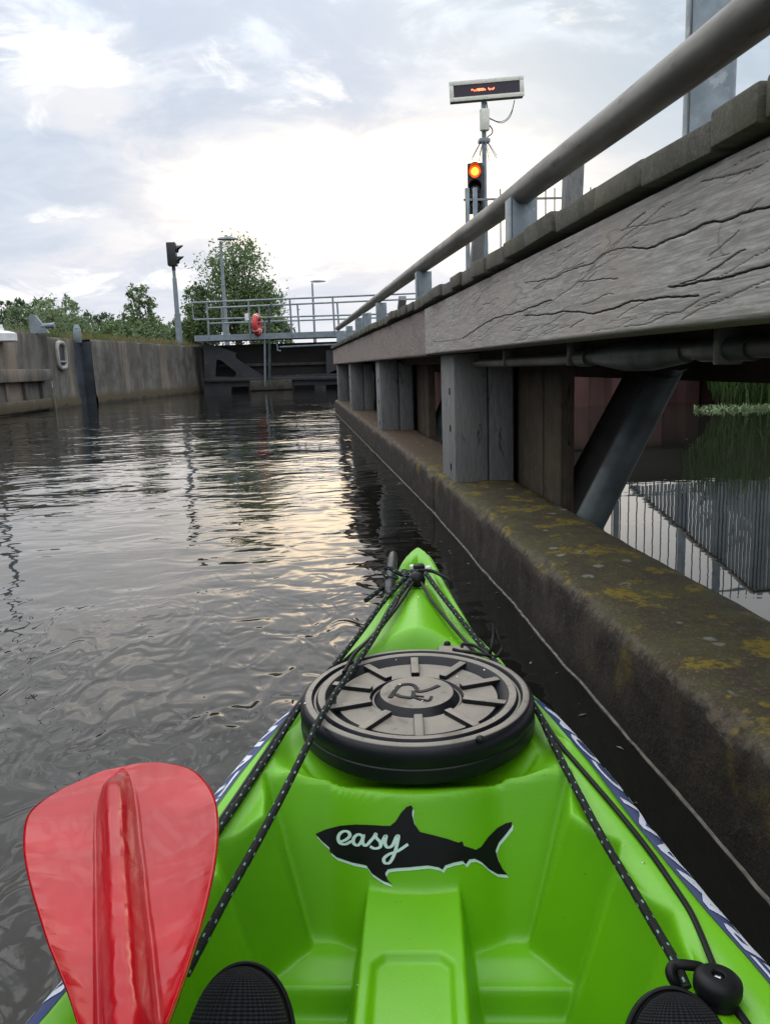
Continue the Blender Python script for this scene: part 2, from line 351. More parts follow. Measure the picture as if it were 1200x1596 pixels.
# water
def water_mat():
    m, t, b = new_mat('canal_water'); oc = t.node('ShaderNodeTexCoord').outputs['Object']
    so = t.n.new('ShaderNodeSeparateXYZ'); t.put(so.inputs[0], oc)
    b.inputs['Base Color'].default_value = (.010, .010, .008, 1); b.inputs['Roughness'].default_value = .015; b.inputs['IOR'].default_value = 1.35
    a = t.noise(t.scale(oc, (.8, 1.25, 1)), 1.9, 2, .45, .6)
    c = t.noise(t.scale(oc, (.9, 1.35, 1)), 6.0, 1, .5, .8)
    d = t.noise(oc, 20, 2, .5, .4)
    patch = t.ss(t.noise(oc, .55, 2, .5), .4, .62, .45, 1.0)
    near = t.ss(so.outputs[1], 1.2, 3.0, 1.0, .55)
    wake = t.math('MULTIPLY', t.ss(so.outputs[1], 1.2, 3.4, 1.0, .0), t.ss(so.outputs[0], .10, .35, 1.0, .0))
    e = t.noise(t.scale(oc, (1.3, .75, 1)), 7, 1, .5, 1.8)
    h = t.math('ADD', t.math('MULTIPLY', a, 1.0), t.math('ADD', t.math('MULTIPLY', c, .30), t.math('ADD', t.math('MULTIPLY', t.math('MULTIPLY', d, .03), near), t.math('MULTIPLY', t.math('MULTIPLY', e, .95), wake))))
    calm = t.math('MAXIMUM', t.ss(so.outputs[0], .55, 1.0, 1.0, .05), 0.0)
    far = t.ss(so.outputs[1], 11, 22, 1.0, .45)
    h = t.math('MULTIPLY', h, t.math('MULTIPLY', t.math('MULTIPLY', patch, calm), far))
    bump(t, b, h, 1.0, .021); return m
M['water'] = water_mat()

# ------------------------------------------------------------------ SETTING: water, land
w = MB()
w.grid([[(-60, -10, 0), (60, -10, 0)], [(-60, 60, 0), (60, 60, 0)]]); tag(w.build('water', M['water'], smooth=False), kind='structure')
QL = [(-7.0, -12), (-6.45, 8), (-6.02, 19.35)]           # waterline of the left quay, then the face with the recess and the long wall
QA = Vector((-5.93, 19.45, 0)); QB = Vector((-5.83, 21.2, 0)); QC = Vector((-5.55, 21.75, 0)); QD = Vector((-3.82, 30.2, 0))
lm = MB()
def landtop(pts, z): lm.add([(x, y, z) for x, y in pts], [tuple(range(len(pts)))])
landtop([(-500, -60), (-8.3, -60), (-7.4, 8), (-6.9, 19.35), (-6.4, 22.2), (-4.7, 30.6), (-4.7, 900), (-500, 900)], 1.62)
landtop([(-4.69, 31.2), (30, 31.2), (30, 900), (-4.69, 900)], 1.55)
landtop([(1.2, 12.75), (600, 12.75), (600, 900), (30.01, 900), (30.01, 31), (3.5, 31.1), (3.5, 20), (1.2, 18)], 1.2)
lm.build('ground', M['soil'], smooth=False)['kind'] = 'structure'

# ------------------------------------------------------------------ left quay wall
def wall_strip(mb, pts, z0, z1, th, m=0, lip=0.0):
    """a wall along pts (plan), its face on the right-hand side, thickness th towards -x; top edge crumbled"""
    P = []
    for i in range(len(pts)-1):
        a = Vector((pts[i][0], pts[i][1], 0)); b = Vector((pts[i+1][0], pts[i+1][1], 0)); n = max(2, int((b-a).length/.12))
        for k in range(n+(1 if i == len(pts)-2 else 0)): P.append(a.lerp(b, k/n))
    d = [(P[min(i+1, len(P)-1)]-P[max(i-1, 0)]).normalized() for i in range(len(P))]
    rows = []
    for p, t in zip(P, d):
        nrm = Vector((t.y, -t.x, 0)); j = MN.noise(p*2.1)*.018; k = MN.noise(p*7.3+Vector((5, 0, 0)))*.012
        rows.append([p+nrm*.05+Vector((0, 0, z0)), p+nrm*.05+Vector((0, 0, .16+k)), p+nrm*.02+Vector((0, 0, .24+k)), p+nrm*j+Vector((0, 0, z1*.6)),
                     p+nrm*(j*.6)+Vector((0, 0, z1-.05+k)), p-nrm*(.03+abs(k))+Vector((0, 0, z1+k)), p-nrm*th+Vector((0, 0, z1+k*.5)), p-nrm*th+Vector((0, 0, z0))])
    mb.grid(rows, m)
qw = empty('quay_wall', (-6, 15, 0)); tag(qw, 'long streaked grey concrete quay wall on the far side of the water', 'quay wall')
def unl(o):   # keep world placement under an offset parent
    o.matrix_parent_inverse = o.parent.matrix_world.inverted() if False else Matrix.Translation(-Vector(o.parent.location)); return o
q = MB(); wall_strip(q, QL+[(QA.x, QA.y)], -.6, 1.72, 1.0); unl(q.build('wall_section', M['quay'], qw))
q = MB(); wall_strip(q, [tuple(QA.xy), tuple(QB.xy)], -.6, 1.66, .9); unl(q.build('wall_section', M['quay'], qw))
q = MB(); wall_strip(q, [tuple(QC.xy), tuple(QC.lerp(QD, .5).xy)], -.6, 1.66, .9); unl(q.build('wall_section', M['quay'], qw))
q = MB(); wall_strip(q, [tuple((QC.lerp(QD, .503)+Vector((-.015, 0, 0))).xy), tuple(QD.xy)], -.6, 1.64, .9); unl(q.build('wall_section', M['quay'], qw))
# end pier that the gate closes against
q = MB(); q.box((-4.15, 30.9, .55), (1.0, 1.35, 2.3), bev=.04); unl(q.build('end_pier', M['quay'], qw))
# stop-log slot: a steel channel in the gap of the wall
sl = MB(); dd = (QC-QB); nn = Vector((dd.y, -dd.x, 0)).normalized()
back = [QB-nn*.32, QC-nn*.32]
sl.add([QB+Vector((0, 0, -.5)), back[0]+Vector((0, 0, -.5)), back[0]+Vector((0, 0, 1.62)), QB+Vector((0, 0, 1.62))], [(0, 1, 2, 3)])
sl.add([back[0]+Vector((0, 0, -.5)), back[1]+Vector((0, 0, -.5)), back[1]+Vector((0, 0, 1.62)), back[0]+Vector((0, 0, 1.62))], [(0, 1, 2, 3)])
sl.add([back[1]+Vector((0, 0, -.5)), QC+Vector((0, 0, -.5)), QC+Vector((0, 0, 1.62)), back[1]+Vector((0, 0, 1.62))], [(0, 1, 2, 3)])
unl(sl.build('slot_channel', mk('slot_steel', (.10, .12, .14), (.07, .08, .09), 3, .5, .3, .1), qw, smooth=False))
# timber and concrete fender shelf
q = MB(); a = Vector((-6.43, 12, 0)); b = Vector((-6.02, 19.25, 0))
q.bar(a+Vector((.10, 0, .79)), b+Vector((.10, 0, .79)), .22, .26, bev=.02)
q.bar(a+Vector((.04, 0, .15)), b+Vector((.04, 0, .15)), .16, .24, bev=.02); unl(q.build('shelf', M['quay'], qw))
for k in range(7):
    y = 13.2+k*.95; q = MB(); q.box((a.x+(b.x-a.x)*(y-12)/7.25+.05, y, .45), (.10, .16, .42), bev=.015); unl(q.build('shelf_bracket', M['quay'], qw))
# arched recess with a bar in the face between shelf and slot
rf = (QA+QB)/2; rf = QA.lerp(QB, .40); tdir = (QB-QA).normalized(); rn = Vector((tdir.y, -tdir.x, 0))
def recess_pt(s, z, o): return rf + tdir*s + Vector((0, 0, z)) + rn*o
fr = MB(); prof = []
for k in range(24):
    a_ = math.pi*k/12; sx = .27*math.copysign(abs(math.cos(a_))**.6, math.cos(a_)); sz = .30*math.copysign(abs(math.sin(a_))**.6, math.sin(a_)); prof.append((sx, sz))
path = [recess_pt(s_, 1.24+z_, .045) for s_, z_ in prof]; path.append(path[0]); path.append(path[1])
fr.tube(path, .05, 8, cap=False); fo = unl(fr.build('recess_frame', mk('frame_concrete', (.36, .34, .30), (.28, .26, .23), 9, .85), qw))
fr = MB(); fr.add([recess_pt(s_, 1.24+z_, .03) for s_, z_ in prof], [tuple(range(len(prof)))]); unl(fr.build('recess_back', mk('recess_grey', (.05, .055, .06), (.03, .03, .035), 5, .8), qw, smooth=False))
fr = MB(); fr.tube([recess_pt(-.25, 1.09, .05), recess_pt(.25, 1.09, .05)], .025, 8); unl(fr.build('recess_bar', M['grey_paint'], qw))

# mooring fittings on the quay
p = aty(63, 517, 19.2); p.z = 1.72
bo = empty('mooring_hook', p); tag(bo, 'grey steel mooring horn with a side peg on the quay edge', 'mooring hook')
h = MB(); h.add([(-.20, -.05, 0), (.20, -.05, 0), (.12, -.05, .14), (-.06, -.05, .40), (-.16, -.05, .43), (-.20, -.05, .36),
                 (-.20, .05, 0), (.20, .05, 0), (.12, .05, .14), (-.06, .05, .40), (-.16, .05, .43), (-.20, .05, .36)],
                [(0, 1, 2, 3, 4, 5), (11, 10, 9, 8, 7, 6)]+[(i, i+6, (i+1) % 6+6, (i+1) % 6) for i in range(6)]); h.build('horn', M['grey_paint'], bo)
h = MB(); h.tube([(.05, 0, .15), (.28, 0, .17), (.33, 0, .17)], [.06, .055, .07], 12); h.build('peg', M['grey_paint'], bo)
p = aty(121, 520, 21.4); p.z = 1.6
bo = MB(); bo.box((0, 0, .16), (.18, .14, .42), bev=.05); bo.tube([(0, 0, .33), (0, 0, .42)], [.085, .05], 12); o = bo.build('slot_post', M['grey_paint']); o.location = p
tag(o, 'short blue-grey steel post above the dark slot in the quay', 'post')
p = aty(9, 522, 16.95); p.z = 1.54; p.x = -6.02
bo = empty('quay_lamp', p); tag(bo, 'low white domed lamp cap hanging on the quay edge', 'lamp')
h = MB(); h.lathe([(0.0, .20), (.04, .195), (.05, .14), (.12, .13), (.23, .10), (.27, .08), (.27, -.06), (.23, -.08), (0, -.08)], 28); h.build('cap', M['white'], bo)
h = MB(); h.lathe([(0, .26), (.028, .255), (.03, .19)], 12); h.build('knob', M['white'], bo)

# ------------------------------------------------------------------ the lock gate
GY = 29.3
def plate_with_holes(mb, outer, holes, thick, m=0):
    bm = bmesh.new()
    def rounded(poly, r=.07, n=4):
        out = []; N = len(poly)
        for i in range(N):
            a, b, c = Vector(poly[i-1]), Vector(poly[i]), Vector(poly[(i+1) % N])
            d1 = (a-b); d2 = (c-b); rr = min(r, d1.length*.4, d2.length*.4); p0 = b+d1.normalized()*rr; p1 = b+d2.normalized()*rr
            for k in range(n+1):
                t = k/n; out.append(p0*(1-t)**2+b*2*t*(1-t)+p1*t*t)
        return out
    es = []
    for j, poly in enumerate([outer]+holes):
        pts = [Vector(p) for p in poly] if j == 0 else rounded(poly)
        vs = [bm.verts.new(p) for p in pts]
        es += [bm.edges.new((vs[i], vs[(i+1) % len(vs)])) for i in range(len(vs))]
    bmesh.ops.triangle_fill(bm, use_beauty=True, use_dissolve=False, edges=es)
    r = bmesh.ops.extrude_face_region(bm, geom=bm.faces[:])
    for v in [e for e in r['geom'] if isinstance(e, bmesh.types.BMVert)]: v.co.y += thick
    bmesh.ops.recalc_face_normals(bm, faces=bm.faces); bm.verts.index_update()
    mb.add([v.co.copy() for v in bm.verts], [[v.index for v in f.verts] for f in bm.faces], m); bm.free()
def GP(px, py, dy=0.0): v = aty(px, py, GY); v.y += dy; return v
gate = empty('lock_gate', (0, 0, 0)); tag(gate, 'black riveted steel lock gate with rounded openings closing the channel', 'lock gate')
pl = MB()
outer = [GP(318, 533), GP(540, 528.5), Vector((3.6, GY, 1.72)), Vector((3.6, GY, -.5)), Vector((-3.75, GY, -.5))]
H1 = [GP(338, 560), GP(345, 561.5), GP(369, 580.5), GP(367, 587.5), GP(336, 587)]
H2 = [GP(367, 550.5), GP(489, 546.5), GP(491.5, 583), GP(411, 586), GP(368, 558)]
H3 = [GP(508, 546), GP(640, 541), GP(641, 578), GP(509, 582)]
H4 = [GP(361, 603), GP(388, 602), GP(388, 622), GP(361, 622)]
H5 = [GP(458, 600.5), GP(491, 599.5), GP(491, 620), GP(458, 621)]
H6 = [GP(508, 599.5), GP(560, 598), GP(560, 619), GP(508, 620)]
plate_with_holes(pl, outer, [H1, H2, H3, H4, H5, H6], .16); pl.build('front_frame', M['black_paint'], gate, smooth=False)
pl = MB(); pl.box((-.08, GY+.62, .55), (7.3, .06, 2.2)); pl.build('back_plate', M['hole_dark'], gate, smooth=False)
pl = MB(); pl.bar(GP(338, 570, .5), GP(640, 562, .5), .08, .10); pl.build('inner_beam', mk('beam_brown', (.06, .052, .045), (.04, .035, .03), 4, .7), gate)
pl = MB(); pl.bar(GP(318, 593, -.06), GP(560, 588, -.06), .10, .12, bev=.01); pl.build('waling', M['black_paint'], gate)
pl = MB(); pl.box(GP(423, 600, -.12), (1.5, .22, .36), bev=.05); pl.build('fender_block', mk('algae_block', (.055, .048, .038), (.035, .030, .022), 5, .9), gate)
pl = MB(); pl.tube([GP(436, 541, -.1), GP(560, 535, -.1)], .035, 8); pl.tube([GP(425, 533, -.1), GP(432, 534, -.1), GP(433, 546, -.1), GP(438, 547, -.1)], .035, 8); pl.build('pipe', M['grey_paint'], gate)
for px in (414, 421):
    g = MB(); g.tube([GP(px-1, 478 if px > 418 else 500, -.2), GP(px, 602, -.2)], .05 if px > 418 else .035, 8)
    if px > 418: g.tube([GP(px-1, 478, -.2), GP(px+2, 476, -.2), GP(px+4, 482, -.2)], .04, 8)
    g.build('guide_pole', M['grey_paint'] if px < 418 else M['dark_galv'], gate)
# footbridge on top of the gate
fb = empty('footbridge', (0, 0, 0)); tag(fb, 'grey steel footbridge with double railings running over the gate', 'footbridge')
d = MB(); d.bar(GP(305, 528, -.25), GP(660, 516.5, -.25), .06, .20); d.bar(GP(305, 528, -.25)+Vector((0, 1.3, 0)), GP(660, 516.5, -.25)+Vector((0, 1.3, 0)), .06, .20)
d.bar(GP(305, 525, .4), GP(660, 513, .4), 1.22, .05); d.build('deck', M['grey_paint'], fb, smooth=False)
def railing(a, b, dy, zt, zm, posts):
    g = MB(); A = GP(*a, dy); B = GP(*b, dy); A2 = GP(*zm[0], dy); B2 = GP(*zm[1], dy)
    g.tube([A2, A, B], .032, 8); g.tube([A2, B2], .03, 8)
    o = g.build('handrail', M['grey_paint'], fb)
    for (x, yt, yb) in posts:
        k = MB(); k.tube([GP(x, yt, dy), GP(x+3.5, yb, dy)], .032, 8); k.build('railing_post', M['grey_paint'], fb)
railing((301, 473), (668, 457.5), -.27, 0, ((304, 499), (668, 488)), [(324, 473, 528), (388, 469, 526), (452, 466, 524), (518, 463, 521), (585, 460, 519), (650, 457, 517)])
railing((318, 477), (668, 461.5), 1.0, 0, ((320, 502), (668, 490)), [(341, 476, 522), (401, 474, 521), (463, 471, 519), (527, 468, 517), (595, 465, 515)])
# life ring on the bridge railing, with its board
lb = empty('life_ring', GP(402, 507, -.36)); tag(lb, 'red life ring hung edge-on on the footbridge railing', 'life ring')
g = MB(); g.lathe([(.28+.115*math.cos(2*math.pi*k/12), .10*math.sin(2*math.pi*k/12)) for k in range(12)], 32, Matrix.Rotation(R(76), 4, 'Z') @ Matrix.Rotation(R(90), 4, 'X'), closed=True); g.build('ring', M['red_buoy'], lb)
for k in range(4):
    a_ = k*math.pi/2+.6; g = MB(); Mx = Matrix.Rotation(R(76), 4, 'Z') @ Matrix.Rotation(R(90), 4, 'X') @ Matrix.Rotation(a_, 4, 'Z') @ Matrix.Translation((.28, 0, 0)) @ Matrix.Rotation(R(90), 4, 'X')
    g.lathe([(.119, -.02), (.119, .02)], 16, Mx); g.build('band', M['cream'], lb)
g = MB(); g.box(GP(386, 495, -.32), (.14, .03, .24), bev=.005); tag(g.build('notice_plate', M['white'], smooth=False), 'small blank white plate on the footbridge rail beside the life ring', 'sign')
g = MB(); 
for dx in (0, 8): g.tube([GP(441+dx, 524, .2), GP(442+dx, 513, .2), GP(446+dx, 511, .2), GP(451+dx, 513, .2), GP(453+dx, 523, .2)], .03, 8)
tag(g.build('ladder_hoop', M['dark_galv']), 'dark bent tube hoops of a ladder standing beyond the footbridge', 'ladder')

# ------------------------------------------------------------------ signals and lamp posts
def signal_hood(mb, c, r, L, dirv, m=0, th=.006):
    """visor: upper part of a cylinder sticking out of the head"""
    y = Vector(dirv).normalized(); x = y.cross(Vector((0, 0, 1))).normalized(); z = x.cross(y)
    rows = []
    for rr in (r, r-th*2):
        for k in range(17):
            a = R(-50)+R(280)*k/16
            Lk = L*(.25+.75*max(0, math.sin(a)))
            rows.append((a, rr, Lk))
    k0 = len(mb.v)
    for (a, rr, Lk) in rows:
        for t in (0, 1): mb.v.append(tuple(Vector(c)+x*math.cos(a)*rr+z*math.sin(a)*rr+y*(Lk*t)))
    def q(i, j, k, l): mb.f.append((k0+i, k0+j, k0+k, k0+l)); mb.m.append(m)
    for k in range(16):
        q(2*k, 2*k+2, 2*k+3, 2*k+1); q(34+2*k, 34+2*k+1, 34+2*k+3, 34+2*k+2); q(2*k+1, 2*k+3, 34+2*k+3, 34+2*k+1)
# right signal, three lenses, red lit
SY = 13.0
pS = aty(735, 400, SY); 
rs = empty('traffic_light', (2.72, SY, 1.2)); tag(rs, 'black canal signal with its red lamp lit beside the sign pole', 'traffic light')
face = Vector((-.22, -1, 0)).normalized(); sx = face.cross(Vector((0, 0, 1))).normalized()
Rm = Matrix((-sx, -face, Vector((0, 0, 1)))).transposed()
hc = Vector((0, 0, 2.20))
h = MB(); h.box(hc, (.235, .14, .74), Rm, bev=.02); h.build('housing', M['housing'], rs)
for k in range(3):
    zc = .24-k*.24; c = hc+face*.072+Vector((0, 0, zc))
    g = MB(); Ml = Matrix.Translation(c) @ Matrix((-sx, Vector((0, 0, 1)), face)).transposed().to_4x4()
    g.lathe([(0.0, .012), (.05, .010), (.060, .008)], 28, Ml, m=0); g.lathe([(.060, .008), (.078, .004), (.090, 0)], 28, Ml, m=1)
    o = g.build('lens', [M['lamp_core'], M['lamp_red']] if k == 0 else [M['lens_dark'], M['lens_dark']], rs)
    if k == 0: o['label'] = 'lit red lens'
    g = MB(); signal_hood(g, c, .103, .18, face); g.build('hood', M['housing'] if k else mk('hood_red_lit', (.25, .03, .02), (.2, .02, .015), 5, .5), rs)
g = MB(); g.tube([(0, .03, 0), (0, .03, 1.70), (0, .02, 1.84)], [.045, .045, .03], 12); g.build('pole', M['grey_paint'], rs)
# sign pole with message board
sp_ = empty('message_sign', (2.88, 13.05, 1.2)); tag(sp_, 'electronic red-letter message board on a tall thin grey pole', 'sign')
g = MB(); g.tube([(0, 0, 0), (0, 0, 2.05)], .048, 12); g.tube([(0, 0, 2.05), (0, 0, 3.15)], .036, 12); g.build('pole', M['grey_paint'], sp_)
bd = Vector((.03, -.05, 3.62)); bdir = Vector((1, -.12, 0)).normalized()
Rb = Matrix((bdir, Vector((bdir.y*-1, bdir.x, 0)), Vector((0, 0, 1)))).transposed() @ Matrix.Rotation(R(-2.2), 3, 'Y')
g = MB(); g.box(bd, (1.11, .12, .285), Rb, bev=.008); g.build('cabinet', mk('cabinet_dark', (.10, .08, .10), (.08, .07, .08), 5, .6), sp_)
fr = MB()
for (cx, cz, w_, h_) in ((0, .114, 1.13, .058), (0, -.114, 1.13, .058), (-.533, 0, .064, .170), (.533, 0, .064, .170)):
    fr.box(bd+Rb @ Vector((cx, -.068, cz)), (w_, .02, h_), Rb, bev=.003)
for cx in (-.5, 0, .5):
    for cz in (-.114, .114): fr.box(bd+Rb @ Vector((cx, -.080, cz)), (.014, .008, .014), Rb)
fr.build('frame', M['cream'], sp_)
g = MB(); g.box(bd+Rb @ Vector((0, -.0615, 0)), (1.010, .006, .19), Rb); sc_ = g.build('screen', M['screen'], sp_, smooth=False)
g = MB()
def dots(x0, zs, stp=.0135):
    for i, z in enumerate(zs):
        for zz in z: g.box(bd+Rb @ Vector((x0+i*stp, -.068, zz*.0115)), (.010, .006, .009), Rb)
dots(-.225, [(1, 0), (1, ), (0,), (-1, ), (0,), (-1,), (0, 1), (1, -1, 0), (-1, 0, 1), (-1, 0, 1), (1, 0, -1), (-1, 1), (0, 1, -1), (-1, 0, 1), (0,), (0, -1)])
g.build('red_letters', M['led'], sc_, smooth=False); g = MB()
dots(.03, [(1, 0), (0, -1), (-1,), (0,), (-1,), (0, -1), (1, 0)])
g.build('red_letters', M['led'], sc_, smooth=False)
g = MB(); g.box((0, .0, 3.38), (.07, .06, .24), bev=.01); g.tube([(.045, 0, 3.47), (.05, -.02, 3.40), (.06, 0, 3.33)], .01, 6); g.build('bracket', M['grey_paint'], sp_)
g = MB(); g.box((0, -.05, 3.20), (.135, .11, .31), bev=.012); g.build('junction_box', M['cream'], sp_)
g = MB(); g.tube(catmull([(.47, -.06, 3.48), (.45, -.04, 3.38), (.41, -.04, 3.26), (.33, -.04, 3.18), (.24, -.04, 3.16), (.07, -.05, 3.22)], 6), .006, 6)
g.tube(catmull([(.47, -.05, 3.48), (.43, -.03, 3.33), (.34, -.03, 3.21), (.22, -.03, 3.18), (.07, -.05, 3.23)], 6), .005, 6)
g.tube(catmull([(.06, -.05, 3.14), (.12, -.05, 3.06), (.11, -.04, 3.00), (.05, -.03, 2.96), (.03, 0, 2.90)], 6), .009, 6); g.build('cable', M['cable'], sp_)
g = MB(); g.box((0, 0, 2.91), (.17, .14, .06), bev=.01)
for k in range(8):
    a_ = k*math.pi/4+.2; g.tube([(.06*math.cos(a_), .06*math.sin(a_), 2.89), (.21*math.cos(a_), .21*math.sin(a_), 2.66)], .006, 6)
g.build('bird_spikes', M['grey_paint'], sp_)
# left signal seen from the side
bL = aty(280, 531, 29.0); ls = empty('traffic_light', (bL.x, bL.y, 1.62)); tag(ls, 'black two-lamp signal seen side-on atop a grey pole on the quay', 'traffic light')
zt = 3.55
g = MB(); g.tube([(0, 0, 0), (0, 0, 1.1)], [.115, .105], 14); g.tube([(0, 0, 1.1), (0, 0, 1.9), (0, 0, 2.3)], [.082, .078, .074], 14); g.tube([(0, 0, 2.3), (0, 0, 2.68)], .055, 12); g.build('pole', M['grey_paint'], ls)
g = MB(); g.box((-.02, 0, 3.08), (.30, .36, .76), bev=.02); g.tube([(0, 0, 2.55), (0, 0, 2.72)], .065, 10); g.build('housing', M['housing'], ls)
for k in range(2):
    g = MB(); signal_hood(g, (.12, -.02, 3.24-k*.36), .13, .26, (1, -.12, 0)); g.build('hood', M['housing'], ls)
    g = MB(); g.lathe([(0, .012), (.09, .006), (.11, 0)], 20, Matrix.Translation((.132, -.02, 3.24-k*.36)) @ Matrix.Rotation(R(90), 4, 'Y')); g.build('lens', M['lens_dark'], ls)
def street_lamp(base, H, label, arm=.35, sc=1.0):
    o = empty('street_lamp', base); tag(o, label, 'street lamp')
    g = MB(); g.tube([(0, 0, 0), (0, 0, H*.25)], .09*sc, 12); g.tube([(0, 0, H*.25), (0, 0, H*.8), (0, 0, H)], [.06*sc, .055*sc, .04*sc], 12); g.build('pole', M['grey_paint'], o)
    g = MB(); prof = []
    for i in range(9):
        t = i/8; x = -.08+arm*1.6*t; wd = .14*math.sin(math.pi*min(1, .25+.75*t*.9))+.02; hh = .10*math.sin(math.pi*(.15+.75*t))
        prof.append([Vector((x*sc, wd*sc*math.cos(2*math.pi*k/12), (.06+hh*math.sin(2*math.pi*k/12)*(1.0 if k < 7 else .4))*sc+H)) for k in range(13)])
    g.grid(prof); g.add([p for p in prof[0][:-1]], [tuple(range(12))]); g.add([p for p in prof[-1][:-1]], [tuple(range(12))]); g.build('lamp_head', M['grey_paint'], o)
    return o
a = aty(354, 526, 33); a.z = 1.55; t_ = aty(343, 374, 33)
street_lamp(a, t_.z-1.6, 'tall grey street lamp standing in front of the big tree', .42, 1.15)
a = aty(491, 530, 58); a.z = 1.55; t_ = aty(484, 440, 58)
street_lamp(a, t_.z-1.6, 'distant thin street lamp against the sky right of the tree', .5, 1.3)
street_lamp((-8.3, 22.2, 1.62), 6.6, 'grey street lamp outside the frame whose wavy reflection crosses the water', .42, 1.1)

# ------------------------------------------------------------------ trees, shrubs and grasses
def leaf_cloud(mb, ells, n, size, rng, clump=26, spread=.33):
    """leaves gathered in clumps spread through a few ellipsoid volumes"""
    vol = [e[3]*e[4]*e[5] for e in ells]; tv = sum(vol)
    nc = max(1, n//clump); V = []; Fc = []
    for (cx, cy, cz, rx, ry, rz), vv in zip(ells, vol):
        k = max(2, int(nc*vv/tv))
        for _ in range(k):
            d_ = Vector((rng.gauss(0, 1), rng.gauss(0, 1), rng.gauss(0, 1))).normalized()
            rr = rng.random()**.42
            c = Vector((cx+d_.x*rx*rr, cy+d_.y*ry*rr, cz+d_.z*rz*rr)); cr = spread*(.6+.8*rng.random())*min(rx, rz)
            dr = Vector((d_.x, d_.y, .4)).normalized()
            for _ in range(clump):
                g_ = Vector((rng.gauss(0, .45), rng.gauss(0, .45), rng.gauss(0, .40)))*cr
                p = c+g_+dr*(rng.random()*cr*.5)
                s_ = size*(.6+.8*rng.random()); a1 = Vector((rng.gauss(0, 1), rng.gauss(0, 1), rng.gauss(0, 1))).normalized()
                a2 = a1.cross(Vector((rng.gauss(0, 1), rng.gauss(0, 1), rng.gauss(0, 1)))).normalized()
                k0 = len(mb.v)
                mb.v += [tuple(p-a1*s_), tuple(p-a2*s_*.42), tuple(p+a1*s_), tuple(p+a2*s_*.42)]; mb.f.append((k0, k0+1, k0+2, k0+3)); mb.m.append(0)
def make_tree(name, base, ells, n, size, mat, label, cat='tree', group=None, trunk_r=.16, seed=1, spread=.33):
    rng = random.Random(seed); o = empty(name, base); tag(o, label, cat, group)
    top = max(e[2]+e[5]*.7 for e in ells); tb = MB()
    pts = [Vector((0, 0, -.1))]
    for k in range(1, 7): pts.append(Vector((rng.gauss(0, .05)*k, rng.gauss(0, .05)*k, top*.85*k/6)))
    tb.tube(catmull(pts, 3), [trunk_r*(1-.85*i/18) for i in range(19)], 8)
    for e in ells:
        for _ in range(4):
            s_ = pts[rng.randint(1, 4)]; d_ = Vector((rng.gauss(0, 1), rng.gauss(0, 1), rng.random()*1.2)).normalized()
            tgt = Vector((e[0]+d_.x*e[3]*.75, e[1]+d_.y*e[4]*.75, e[2]+d_.z*e[5]*.75)); mid = (s_+tgt)/2+Vector((0, 0, -.15))
            tb.tube([s_, mid, tgt], [trunk_r*.4, trunk_r*.25, trunk_r*.07], 6)
    tb.build('trunk', M['bark'], o)
    c = MB(); leaf_cloud(c, ells, n, size, rng, spread=spread); c.build('crown', mat, o, smooth=False)
    return o
def TP(px, Y, z=1.6): p = aty(px, 530, Y); p.z = z; return p
TG = 'trees beyond the quay wall'
b = TP(372, 44)
make_tree('tree', b, [(0, 0, 4.0, 1.5, 1.5, 1.6), (-.15, 0, 2.2, 2.2, 1.8, 1.5), (1.2, .2, 2.0, 1.3, 1.3, 1.6), (-1.7, 0, 2.2, 1.0, 1.0, 1.2), (.5, 0, 5.0, .75, .8, .8), (-.7, 0, 4.4, .7, .7, .6), (1.5, 0, 3.3, .75, .8, .7), (1.9, 0, 1.1, .8, .8, 1.0)], 17000, .088, M['leaf_mid'], 'tall rounded green tree behind the street lamp and footbridge', group=TG, trunk_r=.22, seed=3, spread=.42)
b = TP(311, 43)
make_tree('tree', b, [(0, 0, 2.5, .55, .6, 1.0), (.35, 0, 1.3, .9, .8, .9), (-.4, 0, 1.1, .6, .6, .7), (.1, 0, 3.4, .32, .3, .4)], 3600, .10, M['leaf_mid'], 'slender green tree just right of the side-on signal', group=TG, trunk_r=.1, seed=5)
b = TP(222, 42)
make_tree('tree', b, [(0, 0, 1.4, 1.1, .9, .9), (0, 0, 2.7, .75, .7, .7), (-.25, 0, 3.3, .4, .4, .35), (.5, 0, 2.4, .5, .5, .5)], 3300, .085, M['leaf_mid'], 'airy young tree left of the side-on signal', group=TG, trunk_r=.09, seed=8, spread=.26)
spec = [(-12, 50, 3.0, 2.6, 'leaf_dark', 'dark bushy tree at the left edge of the treeline'), (22, 47, 3.5, 2.0, 'leaf_dark', 'dark green tree second from the left edge behind the quay'),
        (52, 52, 3.9, 1.9, 'leaf_dark', 'tallest dark tree behind the pale willow shrub'), (128, 54, 3.3, 2.4, 'leaf_dark', 'dark low tree right of the pale willow'),
        (160, 50, 2.9, 2.0, 'leaf_dark', 'dark broad bush behind the steel slot post'), (186, 46, 2.3, 1.7, 'leaf_mid', 'mid-green bush at the foot of the airy young tree'),
        (252, 48, 2.2, 1.9, 'leaf_mid', 'low green bush between airy tree and signal pole'), (272, 60, 2.8, 2.3, 'leaf_dark', 'distant dark bush behind the signal pole'),
        (296, 52, 2.2, 1.7, 'leaf_dark', 'dark low bush right of the signal pole foot'), (418, 40, 2.0, 1.1, 'leaf_mid', 'yellow-green bush under the right side of the big tree')]
for i, (px, Y, hh, ww, mt, lab) in enumerate(spec):
    b = TP(px, Y); e = [(0, 0, hh*.42, ww, ww*.8, hh*.42)]
    rg = random.Random(40+i)
    for k in range(4): e.append((rg.uniform(-.8, .8)*ww, rg.uniform(-.3, .3), hh*(.62+.25*rg.random()), ww*.35, ww*.35, hh*.2))
    make_tree('bushy_tree', b, e, 2600, .12, M[mt], lab, 'tree', TG, .12, 20+i)
